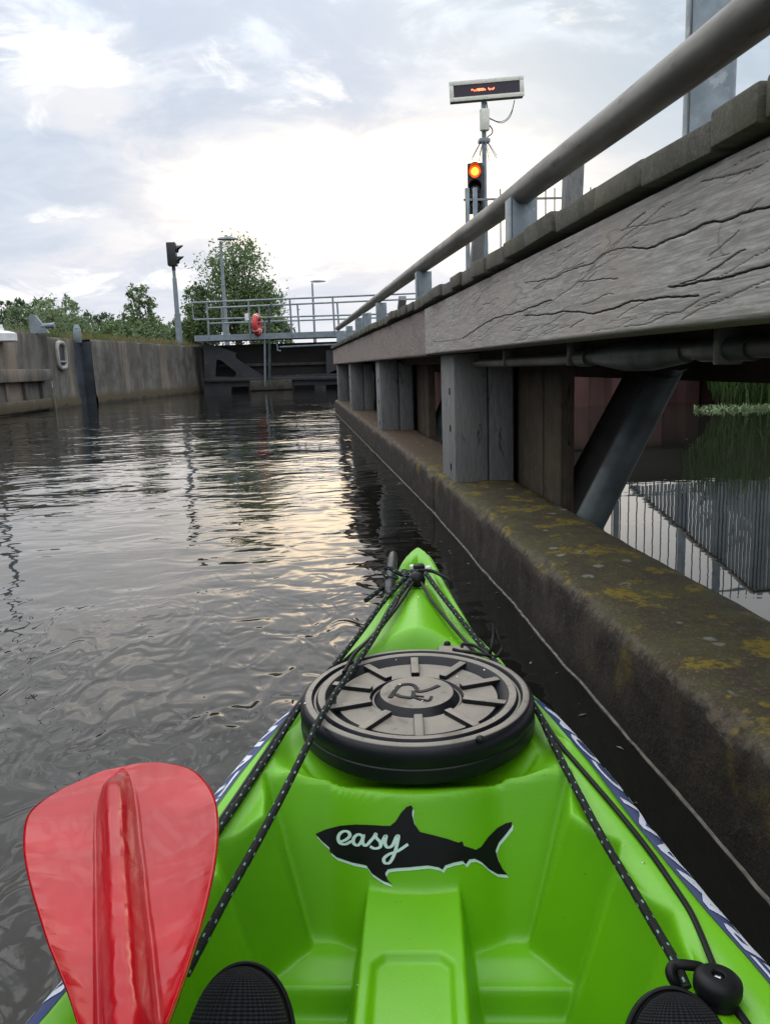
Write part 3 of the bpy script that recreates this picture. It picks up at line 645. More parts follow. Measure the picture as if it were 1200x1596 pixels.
for i, (px, Y, hh, ww, lab) in enumerate([(78, 33, 2.4, 1.5, 'pale grey-green willow shrub behind the mooring horn'), (104, 36, 2.5, .9, 'thin-topped pale willow shrub left of the slot post'), (222, 35, 1.35, 1.2, 'low pale shrub on the quay bank before the airy tree')]):
    b = TP(px, Y); e = [(0, 0, hh*.4, ww, ww*.8, hh*.42), (.3*ww, 0, hh*.8, ww*.4, ww*.4, hh*.22), (-.45*ww, 0, hh*.7, ww*.4, ww*.4, hh*.2)]
    make_tree('willow_shrub', b, e, 2600, .085, M['leaf_pale'], lab, 'shrub', 'pale shrubs on the bank', .05, 60+i, spread=.3)
def blades(name, pts, hmin, hmax, mat, label, n=1, wid=.012, lean=.35, parent=None, rng=random.Random(5)):
    g = MB()
    for p in pts:
        H_ = rng.uniform(hmin, hmax); a_ = rng.uniform(0, 6.28); L = lean*rng.random()*H_; dx, dy = math.cos(a_)*L, math.sin(a_)*L
        s_ = Vector((-math.sin(a_), math.cos(a_), 0))*wid; P = Vector(p); k0 = len(g.v)
        for t in (0, .35, .7, 1.0):
            q_ = P+Vector((dx*t*t, dy*t*t, H_*(t-.25*t*t*(L/H_ > .25)))); ww = s_*(1-t*.85); g.v += [tuple(q_-ww), tuple(q_+ww)]
        for k in range(3): g.f.append((k0+2*k, k0+2*k+1, k0+2*k+3, k0+2*k+2)); g.m.append(0)
    o = g.build(name, mat, parent, smooth=False)
    if parent is None: tag(o, label, 'grass', kind='stuff')
    return o
rng = random.Random(11); pts = []
for k in range(5200):
    t = rng.random(); a = QC.lerp(QD, t) if rng.random() < .75 else QA.lerp(QB, rng.random()); pts.append((a.x-.25-rng.random()**1.5*2.5, a.y+rng.uniform(-.3, .3), 1.64))
blades('dry_grass', pts, .06, .30, M['drygrass'], 'dry grass fringe along the top of the left quay wall', wid=.012)
pts = [(-6.9-rng.random()*5, 8+rng.random()*14, 1.62) for k in range(7000)]
blades('tall_grass', pts, .15, .55, M['leaf_pale'], 'tall green grass on the bank behind the quay wall', wid=.014)
fl = MB(); leaf_cloud(fl, [(-8.9, 23, 2.15, .16, .16, .10), (-9.3, 23, 2.0, .1, .1, .1), (-8.3, 24, 1.9, .1, .1, .1)], 160, .03, random.Random(2), 10, .6); 
o = fl.build('yellow_wildflowers', M['yellow_flower'], smooth=False); tag(o, 'yellow wildflowers poking above the quay wall at far left', 'flowers', kind='stuff')

# ------------------------------------------------------------------ right bank: sheet piling, concrete cap, fence
sw = empty('bank_wall', (4, 12.3, 0)); tag(sw, 'rusty red sheet-pile wall with pale concrete cap under the fence', 'retaining wall')
g = MB(); P = []; x = 1.1; zig = []
while x < 7.0:
    for dx, dy in ((0, 0), (.22, 0), (.30, .12), (.52, .12)): zig.append((x+dx-4, dy))
    x += .60
g.grid([[(a_, b_, -.6) for a_, b_ in zig], [(a_, b_, .70) for a_, b_ in zig]]); g.build('sheet_piling', M['sheet'], sw, ang=20)
g = MB(); g.box((0.2, .22, .97), (6.3, .58, .56), bev=.02); g.build('concrete_cap', M['quay_right'], sw)
fn = empty('fence', (4, 12.3, 1.25)); tag(fn, 'grey steel picket fence on the concrete cap behind the jetty', 'fence')
def picket(x, top=2.0, r=.011): k = MB(); k.tube([(x, 0, .0), (x, 0, top)], r, 6); return k
proto = None
for k in range(34):
    x = -1.05+k*.137
    if proto is None: proto = picket(0).build('picket', M['grey_paint'], fn); proto.location = (x, 0, 0)
    else: c = proto.copy(); col.objects.link(c); c.parent = fn; c.location = (x, 0, 0)
g = MB(); g.bar((-1.6, .02, 1.86), (3.6, .02, 1.86), .03, .03); g.build('fence_rail', M['grey_paint'], fn)
g = MB(); g.bar((-1.6, .02, .18), (3.6, .02, .18), .03, .03); g.build('fence_rail', M['grey_paint'], fn)
for x in (-1.55, -1.43, .8, 3.3):
    g = MB(); g.box((x, 0, 1.0), (.06 if x < 0 else .08, .06, 2.04), bev=.006); g.build('fence_post', M['grey_paint'], fn)
so_ = empty('screen', (4.95, 12.12, 1.25)); tag(so_, 'grey close-barred steel screen with a sloping top beside the bank fence', 'screen')
scr = MB(); x = .02
while x < 2.6:
    scr.box((x, 0, max(.03, min(1.85, x*.87))/2), (.034, .04, max(.06, min(1.85, x*.87))))
    x += .062
scr.build('bars', M['grey_paint'], so_, smooth=False)
g = MB(); g.tube([(0, -.03, .03), (2.10, -.03, 1.86), (2.65, -.03, 1.86)], .035, 8); g.build('top_rail', M['rail'], so_)
for x in (.9, 1.5, 2.15): g = MB(); g.box((x, .05, .9), (.10, .08, 1.8 if x > 1.9 else x*1.6)); g.build('upright', M['galv'], so_)
rng = random.Random(21)
bk = MB(); rows = []
for i in range(26):
    x = 6.1+i*.3; row = []
    for j in range(14):
        t = j/13; y = 10.9+MN.noise(Vector((x*.9, 1, 0)))*.35-(x-5.6)*.33+t*4.5; z = -.25+1.5*(1-math.exp(-t*4.2))+MN.noise(Vector((x, y*2, 3)))*.08; row.append((x, y, z))
    rows.append(row)
bk.grid(rows); bk.build('bank', M['soil'])['kind'] = 'structure'
pts = []
for k in range(5200):
    x = 5.75+rng.random()**.95*4.4; y = 10.75-(x-5.6)*.33+rng.random()*1.5+MN.noise(Vector((x*.9, 1, 0)))*.35; t_ = max(0, (y-(10.9-(x-5.6)*.33))/4.5)
    pts.append((x, y, max(-.02, -.25+1.5*(1-math.exp(-t_*4.2)))))
blades('reeds', pts, .20, .95, M['reed'], 'long green reeds and grass hanging over the right bank water edge', wid=.012, lean=.9, rng=rng)
pts = [(5.2+rng.random()*3.2, 10.55+rng.gauss(0, .12)-.25*rng.random(), .0) for k in range(700)]
blades('floating_weed', pts, .02, .10, M['leaf_pale'], 'pale floating weed along the foot of the right bank', wid=.02, lean=2.5, rng=rng)
b = Vector((9.3, 13.5, 1.2)); make_tree('bushy_tree', b, [(0, 0, .9, 1.6, 1.2, 1.0), (-1.5, 0, .5, 1.0, .8, .7)], 3600, .09, M['leaf_dark'], 'dark shrub on the right bank behind the reeds', 'shrub', None, .06, 91)

# ------------------------------------------------------------------ the jetty
def XW(y): return .600 - max(0.0, y-3.9)*.0205
YEND = 13.4
lg = MB(); ys = []; y = -2.0
while y < YEND:
    ys.append(y); y += .022 if y < 5 else .06
ys.append(YEND)
prof = [(0, -.5), (0, -.1), (0, .0), (-.002, .03), (0, .07), (.001, .11), (0, .15), (.002, .178), (.006, .192), (.014, .203), (.026, .209), (.045, .211), (.08, .211), (.13, .210), (.18, .211), (.23, .210), (.28, .208), (.318, .203), (.328, .18), (.33, .0), (.33, -.5)]
rows = []
for y in ys:
    row = []; gr = math.exp(-((y-3.97)/.014)**2)*.02
    for j, (dx, dz) in enumerate(prof):
        q_ = Vector((dx*3, y*1.0, dz*3)); n_ = MN.noise(q_*2.3)*.006+MN.noise(q_*9)*.004+MN.noise(q_*26)*.0022
        ed = math.exp(-((dz-.20)/.018)**2)*math.exp(-((dx-.01)/.02)**2); chip = max(0, MN.noise(Vector((y*5, 3, 1)))-.05)*.035*ed + max(0, MN.noise(Vector((y*17, 8, 1))))*.010*ed
        amp = 1.0 if dz > -.05 else 0
        row.append((XW(y)+dx+(n_*(1 if dx < .05 else .2)+chip+(gr if dx < .05 else 0))*amp, y, dz+(n_*.7 if dx > .01 else 0)*amp-chip*.7-(gr if dx > .005 and dx < .3 else 0)))
    rows.append(row)
lg.grid(rows)
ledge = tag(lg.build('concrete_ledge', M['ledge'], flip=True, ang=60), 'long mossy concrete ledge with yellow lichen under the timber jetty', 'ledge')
sc2 = MB(); rows = []
for y in ys:
    a_ = max(0.0, .0010+.0030*MN.noise(Vector((y*6, 0, 9)))+.0015*MN.noise(Vector((y*40, 3, 9)))); 
    q_ = Vector((0, y, .0)); n_ = MN.noise(q_*2.3)*.006+MN.noise(q_*9)*.004+MN.noise(q_*26)*.0022; x = XW(y)+n_-.003
    rows.append([(x+.012, y, -.004), (x-.002, y, -.002), (x-.003, y, .002), (x-.002, y, .002+abs(a_)), (x+.012, y, .004+abs(a_))])
sc2.grid(rows); sc2.build('scum_line', M['scum'], ledge)

jt = empty('jetty', (.9, 4, 0)); tag(jt, 'weathered grey timber jetty with cracked beam and low pipe rail', 'jetty')
FB, FT = .793, 1.014
# near fascia beam with carved drying cracks
XF = .580
def xf(y): return XF - max(0.0, y-3.9)*.0205
cracks = []
C3 = lambda L: [atx(640+x*.46667, y*.46667, XF) for x, y in L]
for L, dp in (([(735, 830), (800, 826), (860, 800), (930, 772), (990, 745), (1040, 738), (1100, 715), (1200, 690), (1320, 650)], .010),
              ([(170, 1132), (240, 1085), (290, 1060), (350, 1046), (440, 1012), (470, 1000)], .009),
              ([(380, 1055), (460, 1050), (520, 1040), (600, 1047), (660, 1035), (730, 1010), (800, 1000), (900, 990), (960, 990)], .011),
              ([(860, 960), (950, 945), (1050, 925), (1130, 905), (1200, 885), (1320, 850)], .011),
              ([(380, 945), (470, 930), (520, 905), (560, 893), (600, 880), (640, 850)], .006),
              ([(900, 945), (960, 930), (1030, 885), (1080, 850), (1115, 835)], .006),
              ([(50, 1120), (75, 1140), (115, 1140), (165, 1132)], .005), ([(700, 770), (760, 755), (860, 735), (950, 700)], .003),
              ([(970, 610), (1040, 590), (1100, 575), (1160, 560)], .004), ([(550, 945), (620, 935), (690, 930)], .005),
              ([(75, 1025), (75, 1070)], .006), ([(58, 1118), (58, 1150)], .007), ([(640, 850), (690, 830), (735, 830)], .005)):
    cracks.append(([(p.y, p.z) for p in catmull(C3(L), 4)], dp*.7, .0011 if dp > .008 else .0008))
rg = random.Random(4)
for k in range(64):
    y0 = .8+rg.random()**1.2*3.0; z0 = FB+.012+rg.random()*(FT-FB-.024); L = rg.uniform(.08, .40); sl = rg.uniform(.0, .16); n_ = 6; zz0 = z0; P_ = []
    for q_ in range(n_+1): P_.append((y0+L*q_/n_, max(FB+.01, min(FT-.01, zz0)))); zz0 -= L/n_*(sl+rg.gauss(0, .05))
    cracks.append((P_, rg.uniform(.0010, .0022), rg.uniform(.0004, .0008)))
for k in range(34):
    y0 = .75+rg.random()**1.3*3.2; z0 = FB+.012+rg.random()**.8*(FT-FB-.024); L = rg.uniform(.012, .07)*(1+y0*.3); s_ = .10+rg.random()*.35 if z0 > .90 else rg.uniform(-.05, .2)
    cracks.append(([(y0, z0), (y0+L*.5, z0-L*.5*s_+rg.gauss(0, .001)), (y0+L, z0-L*s_)], rg.uniform(.001, .003), rg.uniform(.0006, .0010)))
yy = []; y = -1.2
while y < 4.0:
    yy.append(y); y += .05 if y < .6 else (.0030 if y < 2.2 else .005)
yy.append(4.01); yy = np.array(yy); zz_ = np.linspace(FB+.006, FT-.006, 150)
Yg, Zg = np.meshgrid(yy, zz_, indexing='ij'); D = np.zeros_like(Yg)
for (pl_, dp, wd) in cracks:
    for (a, b) in zip(pl_[:-1], pl_[1:]):
        ya, yb = min(a[0], b[0])-.01, max(a[0], b[0])+.01; i0, i1 = np.searchsorted(yy, [ya, yb])
        za, zb = min(a[1], b[1])-.008, max(a[1], b[1])+.008; j0, j1 = np.searchsorted(zz_, [za, zb])
        if i1-i0 < 2 or j1-j0 < 1: continue
        Y_, Z_ = Yg[i0:i1, j0:j1], Zg[i0:i1, j0:j1]; Z_ = Z_ + .0009*np.sin(Y_*47)+.0004*np.sin(Y_*173+2)
        ab = np.array([b[0]-a[0], b[1]-a[1]]); t = np.clip(((Y_-a[0])*ab[0]+(Z_-a[1])*ab[1])/max(1e-9, ab@ab), 0, 1)
        ds = np.hypot(Y_-a[0]-t*ab[0], Z_-a[1]-t*ab[1]); D[i0:i1, j0:j1] = np.maximum(D[i0:i1, j0:j1], dp*np.exp(-(ds/wd)**2))
fa = MB(); rows = []
for i, y in enumerate(yy):
    row = [(XF+.10, y, FB-.002), (XF+.008, y, FB-.001+.002*MN.noise(Vector((y*4, 0, 0)))), (XF+.002, y, FB+.002)]
    for j, z in enumerate(zz_):
        row.append((XF+D[i, j]+.0018*MN.noise(Vector((y*1.5, z*9, 0)))+.0004*MN.noise(Vector((y*5, z*60, 0))), y, z))
    row += [(XF+.002, y, FT-.002), (XF+.007, y, FT+.001*MN.noise(Vector((y*3, 5, 0)))), (XF+.10, y, FT)]; rows.append(row)
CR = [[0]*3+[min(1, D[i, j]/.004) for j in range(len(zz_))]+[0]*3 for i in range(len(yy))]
fa.grid(rows); k0 = len(fa.v); fa.add([(XF, 4.01, FB), (XF+.1, 4.01, FB), (XF+.1, 4.01, FT), (XF, 4.01, FT)], [(0, 1, 2, 3)])
def onj(o): return unl(o)
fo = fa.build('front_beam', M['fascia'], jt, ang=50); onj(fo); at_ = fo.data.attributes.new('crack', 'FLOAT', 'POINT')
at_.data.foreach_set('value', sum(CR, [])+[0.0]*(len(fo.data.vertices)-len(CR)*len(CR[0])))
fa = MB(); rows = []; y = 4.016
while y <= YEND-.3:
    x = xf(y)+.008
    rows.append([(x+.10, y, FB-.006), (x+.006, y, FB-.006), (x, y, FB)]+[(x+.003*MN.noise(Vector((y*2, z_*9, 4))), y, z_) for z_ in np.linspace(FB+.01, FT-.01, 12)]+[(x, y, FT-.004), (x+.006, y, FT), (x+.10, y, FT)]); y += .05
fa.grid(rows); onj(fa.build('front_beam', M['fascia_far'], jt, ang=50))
# deck planks (one mesh, with the far ends)
dk = MB(); y = -1.0; rg = random.Random(9); edges = [.99, 1.115, 1.355, 1.585, 1.84, 2.08, 2.3, 2.53]
ys_ = [-1.2+.22*k for k in range(10)]+edges
while ys_[-1] < YEND-.4: ys_.append(ys_[-1]+rg.uniform(.19, .25))
for a, b in zip(ys_[:-1], ys_[1:]):
    ym = (a+b)/2; x0 = xf(ym)-.022+rg.uniform(-.006, .008); x1 = xf(ym)+1.15; th = .046+rg.uniform(-.004, .004)
    rt = Matrix.Rotation(rg.gauss(0, .020), 3, 'X'); 
    dk.box(((x0+x1)/2, ym, FT+.006+th/2+rg.uniform(0, .010)), (x1-x0, b-a-.006, th), rt, bev=.006)
# make plank ends chewed
for i, v in enumerate(dk.v):
    if v[0] < xf(v[1])+.05 and v[1] > .5:
        n_ = MN.noise(Vector(v)*33); dk.v[i] = (v[0]+n_*.004, v[1], v[2]+n_*.003)
onj(dk.build('deck_planks', M['plank'], jt))
# fender posts with the boards behind them
for k, (py_, x_) in enumerate([(3.60, .643), (6.67, .575), (9.98, .505), (12.75, .45)]):
    w1 = .155
    g = MB(); g.box((x_+w1/2, py_+.175, .47), (w1, .35, .64), bev=.010); g.box((x_+w1+.062, py_+.178, .465), (.118, .34, .61), bev=.008)
    for zz in (.62, .45, .27): g.box((x_-.001, py_+.10, zz), (.006, .018, .030), bev=.002, m=1)
    onj(g.build('fender_post', [M['post'], M['black_rubber']], jt))
    g = MB()
    bx = .94-max(0, py_-3.9)*.0205
    for j in range(4):
        g.box((bx+.03+.003*(j % 2), py_+.35-.145-j*.232-.40+.12*0+.40, .36), (.055, .222, .92), bev=.006)
    onj(g.build('back_boards', M['pile'], jt))
# raking struts under the deck
g = MB(); g.tube([(.885, 2.83, -.08), (1.335, 2.83, .80)], .056, 20); onj(g.build('raking_strut', M['dark_galv'], jt))
g = MB(); g.tube([(.78, 3.10, -.25), (1.36, 3.10, .80)], .052, 16); onj(g.build('raking_strut', mk('dark_rust', (.03, .022, .018), (.02, .016, .014), 8, .8, 0, .2), jt))  # second strut behind, a darker rusty tube
g = MB(); g.tube([(1.20, 2.55, .77), (1.27, 2.83, .76), (1.30, 3.2, .77)], [.07, .10, .07], 16); g.box((1.30, 2.83, .755), (.36, .30, .05), bev=.01); onj(g.build('strut_head', M['black_rubber'], jt))
for yk in (6.2, 9.5):
    g = MB(); g.tube([(.83, yk, -.08), (1.22, yk, .80)], .062, 14); onj(g.build('raking_strut', M['dark_galv'], jt))
# conduit under the beam
g = MB(); g.tube([(.74, .3, .757), (.74, 1.55, .757), (.735, 2.3, .748), (.735, 3.55, .742)], .017, 12)
onj(g.build('conduit', M['rail'], jt))
g = MB(); g.tube([(.74, 1.30, .757), (.74, 1.48, .757)], .022, 12); g.tube([(.735, 2.08, .750), (.735, 2.16, .750)], .023, 12); g.tube([(.74, 1.54, .755), (.74, 1.7, .752), (.74, 1.85, .752), (.738, 2.02, .752)], [.022, .034, .036, .022], 12)
onj(g.build('conduit_sleeve', M['dark_galv'], jt))
for yk in (1.38, 2.2, 2.95):
    g = MB(); g.box((.737, yk, .765), (.05, .018, .07), bev=.004); onj(g.build('conduit_clamp', M['rail'], jt))
g = MB(); g.box((.80, 4.5, .775), (.08, 8.0, .06)); g.box((1.5, 5.4, .80), (.08, 13.0, .30)); g.box((1.15, 5.4, .90), (.08, 13.0, .18)); onj(g.build('deck_bearer', M['pile'], jt, smooth=False))
# low pipe rail
def xr(y): return .68+.010 - max(0.0, y-3.0)*.0205
rp = [(xr(y), y, float(np.interp(y, [-1, 1.2, 1.65, 2.6, 4.5, 5.3, 9, 13], [1.243, 1.246, 1.250, 1.266, 1.283, 1.290, 1.312, 1.34]))) for y in [-1.0, 0, .6, 1.2, 1.8, 2.4, 3, 4, 5, 6, 7, 8, 9, 10, 11, 12, 12.9]]
g = MB(); g.tube(catmull(rp, 4), .0375, 28); hr = onj(g.build('pipe_rail', M['rail'], jt))
for yk in (.35, 2.58, 4.55, 6.7, 8.0, 8.9, 10.4, 11.8, 12.6):
    g = MB(); x = xr(yk)+.005; g.box((x-.003, yk, 1.150), (.082, .010, .20), bev=.002); g.box((x-.042, yk+.03, 1.150), (.008, .07, .20), bev=.002); g.box((x+.02, yk, 1.065), (.07, .12, .008)); c = g.build('rail_bracket', M['galv'], jt); onj(c)
# wooden stub posts at the deck's far edge
for (a_, b_, w_) in (((894, 240), (886, 345), .085), ((746, 360), (733, 425), .085), ((627, 468), (617, 490), .10), ((575, 492), (571, 505), .10)):
    A = atx(*a_, 1.28); B = atx(*b_, 1.28); B.z = 1.04; g = MB(); g.bar(B, A+(A-B)*.05, w_, .07, bev=.006); onj(g.build('stub_post', M['post'], jt))
# big galvanised pole beyond the deck
g = empty('mooring_pole', (1.50, 3.02, 0)); tag(g, 'thick galvanised round pole rising behind the jetty deck', 'pole')
k = MB(); k.tube([(0, 0, .74), (0, 0, 3.6)], .089, 36); k.build('shaft', M['galv'], g)
k = MB(); k.box((-.083, -.02, 2.2), (.010, .012, 2.6)); k.build('seam', M['dark_galv'], g)
k = MB(); k.tube([(0, 0, 1.062), (0, 0, 1.075)], .16, 28); k.build('base_flange', M['galv'], g)

# ------------------------------------------------------------------ the kayak
KA = R(7.980); sa, ca = math.sin(KA), math.cos(KA); BX, BY = 0.055, 0.534
BV = BX*ca-BY*sa
def to_k(p): return Vector((p[0]*ca-p[1]*sa-BV, p[0]*sa+p[1]*ca, p[2]))
ky = empty('kayak', (ca*BV, -sa*BV, 0), -KA); tag(ky, 'lime green plastic kayak pointing up the channel beside the ledge', 'kayak')
def ss(x, a, b):
    t = np.clip((x-a)/(b-a), 0, 1); return t*t*(3-2*t)
def smin(a, b, k):
    h_ = np.clip(.5+.5*(b-a)/k, 0, 1); return b*(1-h_)+a*h_-k*h_*(1-h_)
def smax(a, b, k): return -smin(-a, -b, k)
WU = [-1.75, -1.6, -1.3, -.9, -.5, 0, .3, .44, .534, .605, .665, .743, .80, .88, .945, 1.00, 1.05, 1.10, 1.16, 1.25, 1.4, 1.5, 1.58, 1.63, 1.66, 1.685, 1.70]
WW = [.01, .10, .21, .30, .345, .355, .345, .345, .328, .308, .289, .268, .253, .235, .217, .201, .184, .161, .1335, .1035, .0765, .0595, .0455, .036, .028, .017, .005]
GU = [-1.75, -1.3, -.6, 0, .3, .55, .73, .85, 1.04, 1.25, 1.55, 1.70]
GG = [.33, .27, .24, .235, .24, .25, .267, .280, .30, .32, .345, .362]
def Wf(u): return np.interp(u, WU, WW)
def Gf(u): return np.interp(u, GU, GG)
LCU, LCV = .997, .001
def uface(v): return smin(np.full_like(np.asarray(v, float), .866), .997-np.sqrt(np.maximum(.161**2-np.asarray(v, float)**2, 0)), .008)
def zdeck(u, v):
    u = np.asarray(u, float); v = np.asarray(v, float); a = np.abs(v); G = Gf(u); W = Wf(u)
    zt = G-.010*ss(a, W-.034+.020*ss(u, 1.04, 1.16), W-.024+.018*ss(u, 1.04, 1.16))-.14*np.maximum(0, a-(W-.05))*0
    # gentle gutter inside the outer rim
    zt = zt-.0045*np.exp(-((a-(W-.070))/.011)**2)*ss(u, .95, .85)-.012*ss(a, W-.026, W-.045)*ss(u, 1.08, 1.2)*ss(u, 1.66, 1.60)
    # bow bulge
    wb = np.maximum(W-.018, .004); q = np.clip(1-a/wb, 0, 1)
    hb = .040*ss(u, 1.57, 1.30)*ss(u, 1.0, 1.1); r = np.hypot(u-LCU, v-LCV)
    arc = ss(r, .172, .212)
    zt = zt+hb*(.62*smin(q*1.25, np.full_like(q, 1.0), .35)+.38*q*q*(3-2*q))*arc*ss(q, 0, .22)
    zt = zt-.022*(1-ss(r, .165, .205))*ss(a, W-.006, W-.026)*ss(u, .84, .90)
    # recess for the toggle at the tip
    zt = zt-.018*np.exp(-((u-1.575)/.030)**2)*np.exp(-(v/.016)**2)
    # collar round the hatch on the paddler's side
    zt = zt-.010*ss(r, .166, .158)*ss(u, .95, .90)
    # cockpit well
    wc = np.interp(u, [.0, .45, .56, .655, .703, .750, .790, .868], [.262, .242, .228, .228, .190, .204, .160, .176])
    lip = .262+.0*u
    lip = G-.014
    fl = .072+.028*ss(u, .732, .746)+.008*ss(u, .748, .785)
    zf = lip+2.55*(u-uface(v))
    zw = lip+3.9*(a-wc)
    za = lip+2.0*(-.85-u)
    zc = .172-5.5*(np.abs(v+.005)-.052-.02*ss(u, .80, .55)*0)
    zc = smin(zc, .172-.0*u, .010)
    px_ = smax(np.abs(v+.005)-.038, u-.706, .004); px_ = smax(px_, (np.abs(v+.005)+(u-.706)+.0)*.7071-.019, .003)
    zc = zc-.0075*ss(px_, .004, -.003)
    zc = np.where(u < .05, -1, zc)
    ins = smax(smax(zf, zw, .012), za, .02)
    ins = smax(ins, smax(fl, zc, .008), .012)
    return smin(zt, ins, .009)
def lidz(u, v): return .3265+.0326*(u-LCU)
def ksurf(u, v):
    z = zdeck(u, v); r = np.hypot(u-LCU, v-LCV); return np.where(r < .151, np.maximum(z, lidz(u, v)), z)
def KS(px, py, lift=0.0, surf=None):
    """points where the sight lines through the given spots meet the kayak's surface, in kayak coordinates (v,u,z)"""
    surf = surf or ksurf
    px = np.atleast_1d(np.asarray(px, float)); py = np.atleast_1d(np.asarray(py, float))
    D_ = f_[None]+r_[None]*((px-600)/F)[:, None]-u_[None]*((py-798)/F)[:, None]
    dv = D_[:, 0]*ca-D_[:, 1]*sa; du = D_[:, 0]*sa+D_[:, 1]*ca; dz = D_[:, 2]
    t = np.full(len(px), .35); done = np.zeros(len(px), bool); st = .004
    for _ in range(420):
        z = CH+dz*t; s_ = surf(du*t, dv*t-BV)+lift; hit = z <= s_; done |= hit; t = np.where(done, t, t+st)
        if done.all(): break
    lo = t-st; hi = t
    for _ in range(14):
        mid = (lo+hi)/2; below = CH+dz*mid <= surf(du*mid, dv*mid-BV)+lift; hi = np.where(below, mid, hi); lo = np.where(below, lo, mid)
    t = hi; return [Vector((float(dv[i]*t[i]-BV), float(du[i]*t[i]), float(CH+dz[i]*t[i]))) for i in range(len(px))]
def KZ(px, py, z): return to_k(atz(px, py, z))
us = list(np.arange(-1.75, .40, .035))+list(np.arange(.40, .84, .0024))+list(np.arange(.84, 1.62, .0036))+list(np.arange(1.62, 1.7005, .004)); us = np.array(us)
NC = 221; tt = np.linspace(-1, 1, NC); dense = 0
def side_prof(u):
    """outer side from the deck edge downwards: (offset from W, z)"""
    G = float(Gf(u)); W = float(Wf(u)); k = min(1, W/.06)
    kz = -.10+.36*float(ss(u, 1.35, 1.70))+.3*float(ss(-u, 1.3, 1.75))
    fw = .0065+.0175*float(ss(u, 1.16, 1.04))
    P = [(-fw*k, G-.0105), (-(fw-.0012)*k, G-.0122), (-fw*.55*k, G-.0175), (-fw*.12*k, G-.0245), (.001*k, G-.0285), (-.002*k, G-.050)]
    for t in (.25, .5, .75, 1.0):
        P.append((-.002*k-(W*.55)*t**1.6, (G-.050)*(1-t)+kz*t))
    return P
V = []
for u in us:
    W = float(Wf(u)); k = min(1, W/.06); Wd = W-(.0065+.0175*float(ss(u, 1.16, 1.04))+.0008)*k; sp = side_prof(u)
    v = tt*Wd; z = zdeck(np.full(NC, u), v)
    row = [(0, u, sp[-1][1]-.01)]+[(-(W+o_), u, z_) for o_, z_ in reversed(sp)]+list(zip(v, np.full(NC, u), z))+[(W+o_, u, z_) for o_, z_ in sp]+[(0, u, sp[-1][1]-.01)]
    V.append(row)
V = np.array(V); nr, nc_ = V.shape[:2]
me = bpy.data.meshes.new('hull'); idx = np.arange(nr*nc_).reshape(nr, nc_)
q = np.stack([idx[:-1, :-1], idx[:-1, 1:], idx[1:, 1:], idx[1:, :-1]], -1).reshape(-1, 4)
me.from_pydata(V.reshape(-1, 3).tolist(), [], q.tolist()); me.polygons.foreach_set('use_smooth', [True]*len(me.polygons)); me.update()
def hull_mat():
    m, t, b = new_mat('lime_polyethylene'); oc = t.node('ShaderNodeTexCoord').outputs['Object']
    n = t.noise(oc, 5, 4, .5); c = t.mix(t.ss(n, .35, .65), (.130, .405, .004), (.112, .36, .003))
    sc_n = t.noise(t.scale(oc, (1, 1, .4)), 60, 5, .7); c = t.mix(t.ss(sc_n, .66, .78, 0, .30), c, (.09, .16, .03))
    di = t.math('MULTIPLY', t.ss(t.noise(oc, 240, 2, .5), .70, .76), t.ss(t.noise(oc, 9, 2, .5), .52, .62)); c = t.mix(t.math('MULTIPLY', di, .75), c, (.06, .07, .02))
    scr = t.noise(t.scale(oc, (60, 3, 20)), 6, 4, .6, .4); scm = t.math('MULTIPLY', t.ss(scr, .66, .70), t.ss(t.noise(oc, 8, 2, .5), .5, .62)); c = t.mix(t.math('MULTIPLY', scm, .35), c, (.30, .46, .16))
    t.put(b.inputs['Base Color'], c); t.put(b.inputs['Roughness'], t.math('ADD', t.math('MULTIPLY', scm, .2), t.ss(n, .3, .7, .32, .48))); b.inputs['Specular IOR Level'].default_value = .45
    b.inputs['Subsurface Weight'].default_value = .12; b.inputs['Subsurface Radius'].default_value = (.010, .02, .004); b.inputs['Subsurface Scale'].default_value = .5
    bump(t, b, t.math('ADD', t.math('MULTIPLY', t.noise(oc, 420, 2, .5), .25), t.noise(oc, 7, 2, .5)), .12, .004); return m
me.materials.append(hull_mat()); hull = bpy.data.objects.new('hull', me); col.objects.link(hull); hull.parent = ky

# stickers with lettering along both sides
def side_pt(u, s, side, off=.0008):
    sp = side_prof(u)[1:5]; W = float(Wf(u)); x = s*(len(sp)-1); i = min(int(x), len(sp)-2); t = x-i
    o_ = sp[i][0]*(1-t)+sp[i+1][0]*t; z_ = sp[i][1]*(1-t)+sp[i+1][1]*t; return Vector((side*(W+o_+off), u, z_+off*.4))
def text_mesh(txt):
    cu = bpy.data.curves.new('lettering', 'FONT'); cu.body = txt; cu.size = 1; cu.resolution_u = 3; cu.offset = .02
    o = bpy.data.objects.new('lettering', cu); col.objects.link(o); dg = bpy.context.evaluated_depsgraph_get(); me = bpy.data.meshes.new_from_object(o.evaluated_get(dg))
    bpy.data.objects.remove(o); bm = bmesh.new(); bm.from_mesh(me)
    bmesh.ops.triangulate(bm, faces=bm.faces); bmesh.ops.subdivide_edges(bm, edges=[e for e in bm.edges if e.calc_length() > .3], cuts=2)
    return bm
